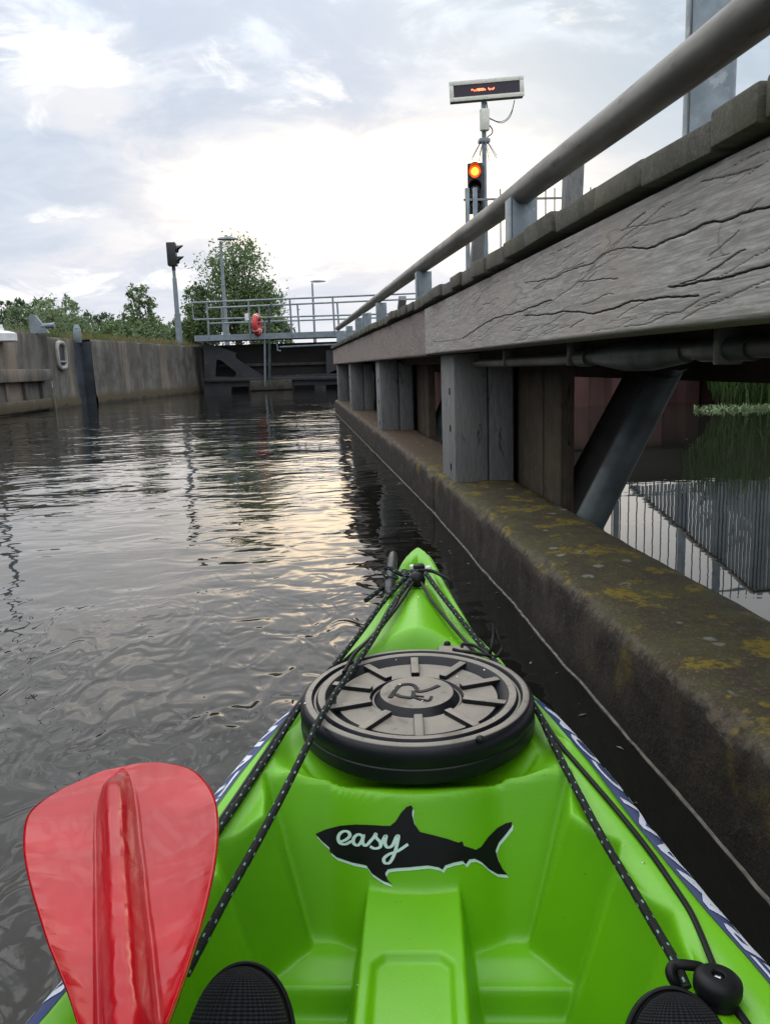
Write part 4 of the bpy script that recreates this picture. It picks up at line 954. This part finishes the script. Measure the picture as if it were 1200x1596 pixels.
for side in (-1, 1):
    g = MB(); g.grid([[side_pt(u, s, side) for s in (0, .2, .4, .6, .8, 1.0)] for u in np.arange(.30, 1.062, .01)]); st_ = g.build('side_sticker', M['navy'], ky, flip=True)
    bm = text_mesh('WATERMAN.COM'); xs = [v.co.x for v in bm.verts]; x0, x1 = min(xs), max(xs); ysv = [v.co.y for v in bm.verts]; y1 = max(ysv)
    for v in bm.verts:
        t = (v.co.x-x0)/(x1-x0); s_ = 1.0-.86*v.co.y/y1
        u = (1.035-t*.66) if side < 0 else (.40+t*.635)
        v.co = side_pt(u, max(0, min(1, s_)), side, .0016)
    me = bpy.data.meshes.new('lettering'); bm.to_mesh(me); bm.free(); me.materials.append(M['letter']); o = bpy.data.objects.new('lettering', me); col.objects.link(o); o.parent = st_

# shark decal: outlines laid on the bulkhead
SH = [(220, 287), (260, 270), (310, 257), (370, 252), (430, 254), (470, 257), (500, 257), (520, 240), (540, 208), (560, 187), (578, 180), (584, 190), (581, 215), (590, 250), (610, 280), (660, 292), (710, 305), (755, 320), (769, 315), (775, 332), (820, 347), (840, 335), (865, 300), (900, 265), (930, 248), (954, 242), (953, 260), (930, 290), (905, 320), (893, 350), (905, 390), (920, 420), (938, 440), (900, 437), (870, 420), (840, 392), (815, 380), (795, 383), (782, 401), (770, 388), (735, 395), (705, 405), (695, 421), (680, 412), (640, 405), (570, 412), (520, 415), (490, 420), (480, 435), (490, 460), (505, 475), (470, 462), (430, 435), (410, 405), (360, 395), (300, 375), (275, 355), (272, 338), (245, 315)]
def refine(L, n=3, closed=True):
    L = [Vector((x, y)) for x, y in L]; out = []
    for i in range(len(L) if closed else len(L)-1):
        a, b = L[i], L[(i+1) % len(L)]
        for k in range(n): out.append(a.lerp(b, k/n))
    if not closed: out.append(L[-1])
    return out
def decal(name, loop, lift, mat, parent, shift=(0, 0)):
    bm = bmesh.new(); vs = [bm.verts.new((p.x+shift[0], p.y+shift[1], 0)) for p in loop]
    es = [bm.edges.new((vs[i], vs[(i+1) % len(vs)])) for i in range(len(vs))]
    bmesh.ops.triangle_fill(bm, use_beauty=True, use_dissolve=False, edges=es)
    for _ in range(3):
        le = [e for e in bm.edges if e.calc_length() > 22]
        if not le: break
        bmesh.ops.subdivide_edges(bm, edges=le, cuts=1); bmesh.ops.triangulate(bm, faces=bm.faces)
    P = KS([400+v.co.x/2.4 for v in bm.verts], [1180+v.co.y/2.4 for v in bm.verts], lift)
    for v, p in zip(bm.verts, P): v.co = p
    bmesh.ops.recalc_face_normals(bm, faces=bm.faces)
    me = bpy.data.meshes.new(name); bm.to_mesh(me); bm.free(); me.materials.append(mat); me.polygons.foreach_set('use_smooth', [True]*len(me.polygons))
    o = bpy.data.objects.new(name, me); col.objects.link(o); o.parent = parent; return o
loop = refine(SH, 2)
shk = decal('shark_sticker', loop, .0030, M['decal_black'], ky)
decal('sticker_edge', loop, .0015, M['decal_pale'], shk, (5, 12))
def ribbon(lines, w, lift, mat, name, parent):
    g = MB()
    for L in lines:
        pts = catmull([(x, y, 0) for x, y in L], 5); n = len(pts); Lp = []; Rp = []
        for i, p in enumerate(pts):
            t = (pts[min(i+1, n-1)]-pts[max(i-1, 0)]).normalized(); nn_ = Vector((-t.y, t.x, 0)); ww = w*(.6+.4*abs(t.y)+.0)
            Lp.append(p+nn_*ww/2); Rp.append(p-nn_*ww/2)
        A = KS([400+p.x/2.4 for p in Lp], [1180+p.y/2.4 for p in Lp], lift); B_ = KS([400+p.x/2.4 for p in Rp], [1180+p.y/2.4 for p in Rp], lift)
        g.grid([[a, b] for a, b in zip(A, B_)])
    return g.build(name, mat, parent)
ribbon([[(303, 318), (328, 312), (348, 296), (344, 281), (328, 277), (312, 286), (305, 303), (312, 321), (332, 326), (356, 314)],
        [(398, 296), (380, 289), (364, 302), (363, 322), (378, 330), (392, 315), (400, 292), (396, 318), (406, 331), (422, 320)],
        [(420, 320), (438, 300), (446, 286), (446, 300), (462, 318), (462, 336), (442, 342), (424, 334)],
        [(464, 330), (478, 300), (484, 296), (480, 322), (490, 338), (508, 330), (522, 300), (530, 296), (524, 330), (514, 365), (498, 394), (480, 396), (476, 380), (494, 364), (530, 350), (566, 326)]], 13, .0045, M['decal_pale'], 'easy_lettering', shk)

# hatch lid
def lid_mat():
    m, t, b = new_mat('dusty_rubber'); g = t.node('ShaderNodeNewGeometry'); oc = t.node('ShaderNodeTexCoord').outputs['Object']
    sp = t.n.new('ShaderNodeSeparateXYZ'); t.put(sp.inputs[0], g.outputs['Normal']); n = t.noise(oc, 16, 5, .6); n2 = t.noise(oc, 70, 4, .6)
    dust = t.mix(t.ss(n, .35, .68), (.25, .225, .188), (.20, .183, .160)); dust = t.mix(t.ss(n, .58, .66, 0, .5), dust, (.12, .085, .06))
    dust = t.mix(t.ss(n2, .60, .70, 0, .5), dust, (.09, .08, .07))
    dust = t.mix(t.ss(t.noise(oc, 190, 2, .5), .72, .76, 0, .8), dust, (.03, .025, .02))
    c = t.mix(t.ss(sp.outputs[2], .86, .965), (.006, .0065, .009), dust)
    t.put(b.inputs['Base Color'], c); t.put(b.inputs['Roughness'], t.ss(sp.outputs[2], .8, .97, .42, .65)); b.inputs['Specular IOR Level'].default_value = .25; bump(t, b, t.math('ADD', n2, t.math('MULTIPLY', t.noise(oc, 300, 2, .5), .4)), .15, .002); return m
M['lid'] = lid_mat()
ML = Matrix.Translation((LCV, LCU, .3265)) @ Matrix.Rotation(math.atan(.0326), 4, 'X')
g = MB()
prof = [(0, -.0008), (.046, -.0008), (.048, -.0012), (.050, -.0030), (.0565, -.0105), (.0585, -.0110), (.060, -.0095), (.062, -.0075), (.1055, -.0075), (.1065, -.0082), (.109, -.0105), (.1195, -.0012), (.1215, -.0002), (.1295, 0), (.1305, -.0010), (.1325, -.0048), (.1350, -.0050), (.1368, -.0010), (.138, 0), (.1435, -.0002), (.1475, -.0016), (.1505, -.0046), (.1525, -.0095), (.1532, -.018), (.1522, -.025), (.1516, -.0262), (.1530, -.0275), (.1535, -.034), (.1525, -.043), (.150, -.046)]
g.lathe(prof, 120, ML); lid = g.build('hatch_lid', M['lid'], ky, ang=28)
for k in range(10):
    g = MB(); a_ = R(90+36*k+2); Rr = Matrix.Rotation(a_, 3, 'Z'); L0, L1 = .0625, .1185
    if k == 0: L1 = .118
    g.box(ML @ (Rr @ Vector(((L0+L1)/2, 0, -.0055))), (L1-L0, .0115, .0085), ML.to_3x3() @ Rr, bev=.0016); g.build('spoke', M['lid'], lid)
g = MB()
def emb(L, w=.0055):
    P = [KZ(560+x/6, 1010+y/6, .3265) for x, y in L]
    for p in P: p.z = lidz(p.y, p.x)+.0006-.0008
    P = catmull(P, 4) if len(P) > 2 else P
    for a, b in zip(P[:-1], P[1:]): g.bar(a, b+(b-a)*.15, w, .0016)
emb([(285, 460), (320, 415), (350, 375), (390, 350), (460, 342), (510, 354), (538, 385), (545, 405), (600, 402), (670, 382), (740, 355)])
emb([(345, 430), (375, 446), (430, 455), (480, 460), (503, 440), (505, 402)]); emb([(512, 455), (560, 473), (610, 480), (650, 483), (675, 450)], .0036); emb([(512, 440), (560, 447), (600, 450)], .003)
g.build('letter_emblem', M['black_rubber'], lid)
g = MB(); p = KZ(706, 1010, .322); g.box((p.x+.002, p.y-.002, .3185), (.05, .030, .007), bev=.003); g.build('lid_tab', M['lid'], lid)
g = MB(); p = KZ(748, 1146, .3265); g.lathe([(0, .0045), (.003, .004), (.0048, .0025), (.0054, 0)], 16, Matrix.Translation((p.x, p.y, lidz(p.y, p.x)-.001))); g.build('stud', M['black_rubber'], lid)

# shock cords
def cord_mat():
    m, t, b = new_mat('flecked_cord'); uv = t.node('ShaderNodeTexCoord').outputs['UV']; sp = t.n.new('ShaderNodeSeparateXYZ'); t.put(sp.inputs[0], uv)
    L, A = sp.outputs[0], sp.outputs[1]
    f1 = t.math('FRACT', t.math('MULTIPLY', L, 1/.0165)); tri = t.math('ABSOLUTE', t.math('SUBTRACT', t.math('FRACT', t.math('ADD', t.math('MULTIPLY', A, 4), t.math('MULTIPLY', t.math('FLOOR', t.math('MULTIPLY', L, 1/.0165)), .35))), .5))
    fl_ = t.math('MULTIPLY', t.math('LESS_THAN', t.math('ABSOLUTE', t.math('SUBTRACT', f1, .5)), .11), t.math('LESS_THAN', tri, .13))
    br = t.noise(t.scale(uv, (500, 14, 1)), 1, 2, .5)
    c = t.mix(t.math('MULTIPLY', fl_, .9), t.mix(br, (.004, .004, .004), (.014, .015, .015)), (.17, .33, .26)); t.put(b.inputs['Base Color'], c); b.inputs['Roughness'].default_value = .65; b.inputs['Specular IOR Level'].default_value = .2
    w_ = t.math('SINE', t.math('ADD', t.math('MULTIPLY', L, 2600), t.math('MULTIPLY', A, 25))); bump(t, b, w_, .4, .0006); return m
M['cord'] = cord_mat()
def cord(name, P, r, mat, lift=None, n=14, world=False, seg=10, parent=ky):
    lift = r*.9 if lift is None else lift
    Q = [p if isinstance(p, Vector) else KS(p[0], p[1], lift)[0] for p in P]
    g = MB(); g.tube(catmull(Q, n), r, seg, uv=True); return g.build(name, mat, parent)
r1, r2 = .0042, .0028
KN = KZ(636, 899, .362)       # the knot at the bow
def KH(px, py, z): return KZ(px, py, z)
cord('bungee_cord', [KH(632, 900, .364), KH(600, 935, .350), KH(565, 982, .338), KH(527, 1030, .326), KH(498, 1064, .316), KH(468, 1101, .305), KH(430, 1160, .292), KH(380, 1236, .284), KH(340, 1295, .278), KH(300, 1352, .270), KH(262, 1405, .262)], r1, M['cord'])
cord('plain_cord', [KH(636, 901, .360), KH(612, 950, .352), KH(588, 985, .335), KH(548, 1020, .322), KH(500, 1064, .312), KH(462, 1101, .304), KH(415, 1172, .291), KH(340, 1283, .279), KH(250, 1400, .268)], r2, M['black_rubber'])
cord('bungee_cord', [KH(640, 903, .366), KH(611, 945, .352), KH(585, 990, .344), KH(552, 1040, .338), KH(522, 1082, .334), KH(497, 1124, .331), KH(474, 1172, .320), KH(440, 1240, .306), KH(400, 1315, .292), KH(355, 1395, .281), KH(318, 1465, .273), KH(290, 1518, .266)], r1, M['cord'])
cord('plain_cord', [KH(644, 908, .362), KH(622, 942, .354), KH(600, 970, .344), KH(575, 997, .338), KH(552, 1020, .334), KH(536, 1048, .332)], r2, M['black_rubber'])
cord('bungee_cord', [KH(663, 893, .366), KH(690, 930, .352), KH(720, 968, .338), KH(752, 1008, .328), KH(776, 1036, .322), KH(812, 1075, .312), KH(838, 1110, .298), KH(858, 1152, .290), KH(890, 1215, .284), KH(935, 1300, .277), KH(985, 1385, .270), KH(1030, 1462, .262), KH(1052, 1500, .264), KH(1070, 1540, .256)], r1, M['cord'])
cord('plain_cord', [KH(657, 909, .362), KH(672, 935, .352), KH(700, 970, .338), KH(730, 1005, .326), KH(752, 1028, .318), KH(800, 1068, .305), KH(832, 1100, .298), KH(866, 1152, .290), KH(905, 1198, .284), KH(960, 1262, .277), KH(1008, 1322, .270), KH(1050, 1382, .264), KH(1080, 1430, .260), KH(1112, 1506, .256)], r2, M['black_rubber'])
cord('plain_cord', [KH(1134, 1555, .250), KH(1150, 1578, .248), KH(1172, 1610, .244), KH(1200, 1650, .24)], r2*1.25, M['black_rubber'])
cord('tether_cord', [KH(719, 1009, .328), KH(722, 1004, .332), KH(738, 1006, .333), KH(752, 1014, .330), KH(764, 1022, .328), KH(775, 1022, .328), KH(782, 1010, .336), KH(777, 995, .348), KH(771, 976, .362)], .0026, M['black_rubber'])
cord('tether_cord', [KH(706, 1012, .328), KH(718, 1015, .328), KH(730, 1016, .328), KH(742, 1018, .327), KH(762, 1022, .327)], .0026, M['black_rubber'])
cord('tether_cord', [KH(762, 1022, .327), KH(766, 1008, .340), KH(769, 990, .352), KH(769, 972, .366)], .0026, M['black_rubber'])
g = MB(); g.lathe([(0, .005), (.004, .004), (.0055, 0), (.004, -.003)], 14, Matrix.Translation(KZ(697, 1004, .322))); g.build('tether_knot', M['black_rubber'], ky)
# knot, cleat ball and toggle at the bow
g = MB(); rg = random.Random(3); kp = []
for k in range(26):
    a_ = k*1.7; c = KZ(634+7*math.cos(a_)+k*.35, 896+6*math.sin(a_*1.3), .358+.008*math.sin(k*2.1)); kp.append(c)
g.tube(catmull(kp, 4), .0045, 8, uv=True); g.build('bow_knot', M['cord'], ky)
g = MB(); g.box(KZ(653, 887, .355), (.022, .020, .020), Matrix.Rotation(.15, 3, 'Z'), bev=.004); g.build('strap_block', M['black_rubber'], ky)
g = MB(); c = KZ(650, 904, .360); g.lathe([(0.0, .015), (.008, .0135), (.0135, .008), (.0155, 0), (.0135, -.008), (.008, -.012), (0, -.013)], 24, Matrix.Translation(c)); g.build('cord_ball', M['black_rubber'], ky)
tg = MB(); A = KZ(613, 862, .366); B = KZ(606, 926, .345); tg.tube([A, A.lerp(B, .06), A.lerp(B, .2), A.lerp(B, .5), A.lerp(B, .8), A.lerp(B, .94), B], [.0045, .0085, .0100, .0098, .0100, .0082, .004], 16); tgo = tg.build('toggle_handle', M['grey_plastic'], ky)
cord('toggle_cord', [KH(634, 898, .362), KH(620, 893, .368), KH(606, 885, .374), KH(598, 890, .368), KH(603, 900, .360), KH(614, 902, .356)], .0042, M['cord'])
cord('toggle_cord', [KH(618, 900, .350), KH(600, 913, .348), KH(586, 924, .340), KH(570, 936, .336)], .0044, M['cord'])
cord('toggle_cord', [KH(648, 890, .362), KH(672, 890, .360), KH(690, 898, .356), KH(700, 905, .350), KH(704, 918, .335)], .0036, M['black_rubber'])
for px in (667, 643):
    c = KZ(px, 885 if px > 650 else 883, .3475); g = MB(); g.lathe([(.0, .003), (.0050, .0035), (.0064, .002), (.0068, -.004)], 18, Matrix.Translation(c)); g.build('eyelet', M['white'], ky)
# eye and round cleat at lower right
def Lp(px, py, z): return KZ(px, py, z)
g = MB(); g.tube(catmull([Lp(1060, 1536, .252), Lp(1050, 1530, .258), Lp(1044, 1515, .264), Lp(1050, 1505, .266), Lp(1066, 1504, .266), Lp(1088, 1507, .264), Lp(1100, 1515, .258)], 5), .0042, 12); g.build('cord_eye', M['black_rubber'], ky)
c = Lp(1118, 1534, .2625); Mc = Matrix.Translation(c) @ Matrix.Rotation(R(-6), 4, 'X')
g = MB(); g.lathe([(.0045, .001), (.0050, .0078), (.0060, .0088), (.0100, .0088), (.0150, .0076), (.0176, .0050), (.0184, .002), (.0184, -.004), (.0176, -.0068), (.0160, -.0080), (.0160, -.014)], 40, Mc @ Matrix.Rotation(R(4), 4, 'Y')); fit = g.build('round_cleat', M['black_rubber'], ky)
g = MB(); g.lathe([(0, .0050), (.0020, .0050), (.0024, .0060), (.0034, .0058), (.0038, .003)], 20, Mc); g.build('bolt', M['chrome'], fit)

# ------------------------------------------------------------------ paddle
pd = empty('paddle', (ca*BV, -sa*BV, 0), -KA); tag(pd, 'wet red paddle blade resting over the left side of the kayak', 'paddle')
def pplane(u, v): return .4935-.128*u+.15*v
def PPt(px, py):
    d = ray(px, py); dv = d[0]*ca-d[1]*sa; du = d[0]*sa+d[1]*ca
    t = (.4935-.15*BV-CH)/(d[2]+.128*du-.15*dv); return Vector((dv*t-BV, du*t, CH+d[2]*t))
c6 = lambda x, y: (x/2.5, 1160+y/2.5)
LB = [(470, 88), (400, 104), (320, 138), (250, 168), (180, 208), (125, 252), (99, 300), (91, 380), (98, 460), (120, 560), (150, 660), (185, 770), (225, 870), (265, 970), (302, 1090), (335, 1200), (372, 1330), (410, 1480)]
RB = [(490, 86), (535, 74), (615, 69), (700, 80), (762, 105), (803, 145), (832, 190), (848, 250), (851, 350), (841, 450), (820, 560), (790, 680), (750, 810), (705, 940), (648, 1090), (600, 1200), (560, 1330), (530, 1480)]
LBc = catmull([(x, y, 0) for x, y in LB], 9); RBc = catmull([(x, y, 0) for x, y in RB], 9)
nrm = Vector((-.15, .128, 1)).normalized()
yk_ = [90, 120, 150, 200, 260, 320, 450, 620, 700, 850, 1090, 1480]; lk = [478, 440, 408, 388, 379, 377, 378, 379, 380, 383, 388, 400]; rk = [486, 505, 512, 520, 526, 530, 545, 560, 572, 586, 612, 545]
NCb = 151; top = []; bot = []
for i, (a, b) in enumerate(zip(LBc, RBc)):
    rt = []; rb = []
    for j in range(NCb):
        t = j/(NCb-1); te = .5-.5*math.cos(math.pi*t)*1.0; te = t*.6+te*.4
        p = a.lerp(b, te); l_ = np.interp(p.y, yk_, lk); r__ = np.interp(p.y, yk_, rk); mid = (l_+r__)/2; hw = max(4, (r__-l_)/2)
        s_ = (p.x-mid)/hw; h_ = 0
        fade = float(ss(p.y, 88, 230))
        if abs(s_) < 1: h_ = fade*.019*(1-abs(s_)**2.7)
        elif abs(s_) < 1.25: h_ = -.0015*math.sin((abs(s_)-1)/.25*math.pi)*fade
        edge = min(t, 1-t)*2; dish = -.007*(1-(2*t-1)**2)*float(ss(p.y, 60, 400)); rim = -.0025*(1-min(1, edge/.05))**2
        w_ = PPt(*c6(p.x, p.y)); bend = 0.0
        base = w_+nrm*(dish-bend)
        rt.append(base+nrm*(h_+rim+.0005*MN.noise(Vector((p.x*.02, p.y*.02, 0))))); rb.append(base-nrm*(.0038*min(1, edge/.04)+.0006))
    top.append(rt); bot.append(rb)
g = MB(); g.grid(top); g.grid([list(reversed(r)) for r in bot])
nt = len(top)*NCb
for i in range(len(top)-1):
    for j, jj in ((0, NCb-1), (NCb-1, 0)):
        g.f.append((i*NCb+j, nt+i*NCb+jj, nt+(i+1)*NCb+jj, (i+1)*NCb+j)); g.m.append(0)
def blade_mat():
    m, t, b = new_mat('wet_red_plastic'); oc = t.node('ShaderNodeTexCoord').outputs['Object']
    n = t.noise(oc, 6, 4, .5); c = t.mix(t.ss(n, .35, .65), (.40, .002, .008), (.31, .002, .007)); t.put(b.inputs['Base Color'], c)
    wet = t.ss(t.noise(t.scale(oc, (1, 2.2, 1)), 9, 4, .55, .8), .44, .54)
    t.put(b.inputs['Roughness'], t.math('ADD', t.math('MULTIPLY', wet, .13), .13)); b.inputs['Coat Weight'].default_value = .0
    b.inputs['Specular IOR Level'].default_value = .26
    h_ = t.math('ADD', t.math('MULTIPLY', wet, .30), t.math('ADD', t.math('MULTIPLY', t.noise(t.scale(oc, (.5, 1.6, 1)), 14, 2, .5, .4), .22), t.math('MULTIPLY', t.noise(t.scale(oc, (1, .1, 1)), 300, 3, .5), .05)))
    nb = bump(t, b, h_, .09, .003); t.l.new(nb, b.inputs['Coat Normal']); return m
M['blade'] = blade_mat()
g.build('blade', M['blade'], pd, ang=70)
g = MB(); c = PPt(*c6(698, 748))+nrm*(-.0085); g.lathe([(.0055, .0004), (.0068, .0016), (.0082, .0004)], 28, Matrix.Translation(c) @ nrm.to_track_quat('Z', 'Y').to_matrix().to_4x4()); g.build('moulded_ring', M['blade'], pd)
A = PPt(*c6(472, 1420)); d_ = (PPt(*c6(472, 1420))-PPt(*c6(470, 900))).normalized()
g = MB(); g.tube([A-d_*.03-nrm*.002, A+d_*.25-nrm*.003, A+d_*1.25+Vector((.0, 0, -.02))], .0145, 20); g.build('shaft', M['black_rubber'], pd)

# ------------------------------------------------------------------ the paddler's feet
ps = empty('person', (ca*BV, -sa*BV, 0), -KA); tag(ps, 'seated paddler with only the toes of black mesh water shoes showing', 'person')
def shoe_mat():
    m, t, b = new_mat('shoe_mesh'); uv = t.node('ShaderNodeTexCoord').outputs['UV']; v = t.scale(uv, (1, 1, 1)); sp = t.n.new('ShaderNodeSeparateXYZ'); t.put(sp.inputs[0], v)
    a = t.math('SINE', t.math('MULTIPLY', t.math('ADD', sp.outputs[0], sp.outputs[1]), 780)); c_ = t.math('SINE', t.math('MULTIPLY', t.math('SUBTRACT', sp.outputs[0], sp.outputs[1]), 780)); h_ = t.math('MULTIPLY', a, c_)
    t.put(b.inputs['Base Color'], t.mix(t.ss(h_, -.5, .6), (.003, .003, .004), (.020, .022, .026))); b.inputs['Roughness'].default_value = .75; b.inputs['Specular IOR Level'].default_value = .25; bump(t, b, h_, .9, .0022); return m
M['shoe'] = shoe_mat()
def make_shoe(px, py, lab):
    T_ = KZ(px, py, .272)                      # tip of the toe box
    ax = Vector((0, .62, .78)).normalized()    # heel -> toe
    side_ = Vector((1, 0, 0)); up = side_.cross(ax)    # top of the foot, towards the paddler
    if up.y > 0: up = -up
    L = .275; rows = []; uvm = []
    N = 60; K = 48
    TT = lambda x: math.sin(x*math.pi/2)**.9 if x < 1 else 1.0
    for i in range(N+1):
        t = TT(i/N)                                # 0 heel, 1 toe
        w_ = .5*(.062+.024*float(ss(t, .25, .75)))*math.sqrt(max(0, 1-max(0, (t-.74)/.26)**2.3))*math.sqrt(min(1, t/.08+.001))
        h_ = (.085-.048*float(ss(t, .2, .85)))*math.sqrt(max(0, 1-max(0, (t-.80)/.20)**2.4))*math.sqrt(min(1, t/.06+.02))
        c = T_-ax*(L*(1-t)); row = []
        for k in range(K+1):
            a = 2*math.pi*k/K; x = math.copysign(abs(math.cos(a))**.85, math.cos(a))*w_; z = math.copysign(abs(math.sin(a))**.9, math.sin(a))*h_*(.62 if math.sin(a) > 0 else .32)
            row.append(c+side_*x+up*z)
        rows.append(row)
    g = MB(); g.grid(rows); g.uv = {}; fi = 0
    for i in range(N):
        for k in range(K):
            g.uv[fi] = [(i/N*.275, k/K*.22), (i/N*.275, (k+1)/K*.22), ((i+1)/N*.275, (k+1)/K*.22), ((i+1)/N*.275, k/K*.22)]; fi += 1
    sh = g.build('shoe', M['shoe'], ps); sh['label'] = lab
    # rubber rand and toe cap edge
    g = MB(); rim = []
    for i in range(N+1):
        t = TT(i/N); w_ = .5*(.063+.025*float(ss(t, .25, .75)))*math.sqrt(max(0, 1-max(0, (t-.74)/.26)**2.3))*math.sqrt(min(1, t/.08+.001)); rim.append((T_-ax*(L*(1-t)-.002), w_))
    for hh, rr in ((-.013, .0018),):
        path = [c+side_*w_+up*hh for c, w_ in rim[2:]]+[c-side_*w_+up*hh for c, w_ in reversed(rim[2:])]
        g.tube(path, rr, 8)
    outline = [c+side_*w_*1.0-up*.014 for c, w_ in rim[2:]]+[c-side_*w_*1.0-up*.014 for c, w_ in reversed(rim[2:-1])]
    k0 = len(g.v); n = len(outline)
    g.v += [tuple(p) for p in outline]+[tuple(p-up*.012) for p in outline]; g.f.append(tuple(k0+i for i in range(n))); g.m.append(0); g.f.append(tuple(k0+n+i for i in reversed(range(n)))); g.m.append(0)
    for i in range(n): g.f.append((k0+i, k0+n+i, k0+n+(i+1) % n, k0+(i+1) % n)); g.m.append(0)
    g.build('sole', M['black_rubber'], sh)
    return T_-ax*L+up*.03
hl = make_shoe(379, 1506, 'left water shoe'); hr_ = make_shoe(1050, 1546, 'right water shoe')
# one continuous body mesh: shins, thighs, hips, all below the frame
me = bpy.data.meshes.new('legs'); V = [(0, -.62, .30), (-.10, -.58, .24), (-.17, -.10, .36), (hl.x, hl.y-.06, hl.z+.06), (hl.x, hl.y+.02, hl.z+.02), (.10, -.58, .24), (.19, -.10, .36), (hr_.x, hr_.y-.06, hr_.z+.06), (hr_.x, hr_.y+.02, hr_.z+.02), (0, -.68, .50), (0, -.70, .66)]
me.from_pydata(V, [(0, 1), (1, 2), (2, 3), (3, 4), (0, 5), (5, 6), (6, 7), (7, 8), (0, 9), (9, 10)], [])
lo_ = bpy.data.objects.new('body', me); col.objects.link(lo_); lo_.parent = ps
skn = lo_.modifiers.new('skin', 'SKIN'); sv = me.skin_vertices[0].data if me.skin_vertices else None
if sv is None:
    bm = bmesh.new(); bm.from_mesh(me); ly = bm.verts.layers.skin.verify(); bm.to_mesh(me); bm.free(); sv = me.skin_vertices[0].data
for i, r in enumerate([.14, .10, .062, .036, .034, .10, .062, .036, .034, .14, .12]): sv[i].radius = (r, r)
sv[0].use_root = True
lo_.modifiers.new('sub', 'SUBSURF').levels = 2; lo_.modifiers['sub'].render_levels = 2
me.materials.append(mk('black_trousers', (.02, .02, .022), (.014, .014, .016), 30, .85))

# ------------------------------------------------------------------ small things: water drops and floating bits
rg = random.Random(77); g = MB()
for k in range(95):
    u = rg.uniform(.56, 1.5); v = rg.uniform(-1, 1)*(float(Wf(u))-.03)
    z = float(ksurf(np.array([u]), np.array([v]))[0]); e_ = .003
    zx = float(ksurf(np.array([u]), np.array([v+e_]))[0])-z; zy = float(ksurf(np.array([u+e_]), np.array([v]))[0])-z
    if abs(zx) > .002 or abs(zy) > .002: continue
    n_ = Vector((-zx, -zy, e_)).normalized(); rr = rg.choice([.0007, .0010, .0013, .0019]); Md = Matrix.Translation((v, u, z)) @ n_.to_track_quat('Z', 'Y').to_matrix().to_4x4()
    g.lathe([(0, rr*.55), (rr*.5, rr*.47), (rr*.85, rr*.22), (rr, -.0002)], 10, Md)
dm, dt, db = new_mat('clear_drop'); db.inputs['Transmission Weight'].default_value = 1.0; db.inputs['Roughness'].default_value = .0; db.inputs['IOR'].default_value = 1.33
o = g.build('water_drops', dm, ky); o['kind'] = 'stuff'
g = MB()
for k in range(130):
    if k < 70: x, y = rg.uniform(1.3, 6.5), rg.uniform(3.0, 11.5)
    else: y = rg.uniform(1.2, 12); x = XW(y)-abs(rg.gauss(0, .08))-.01
    s_ = rg.uniform(.003, .010)*(1+y*.12); a_ = rg.uniform(0, 6.28)
    p = Vector((x, y, .0015)); d1 = Vector((math.cos(a_), math.sin(a_), 0))*s_; d2 = Vector((-math.sin(a_), math.cos(a_), 0))*s_*.35
    k0 = len(g.v); g.v += [tuple(p-d1), tuple(p-d2+Vector((0, 0, .001))), tuple(p+d1), tuple(p+d2+Vector((0, 0, .001)))]; g.f.append((k0, k0+1, k0+2, k0+3)); g.m.append(0)
tag(g.build('floating_bits', M['scum'], smooth=False), 'tiny pale bits of leaf and seed floating on the water', 'debris', kind='stuff')
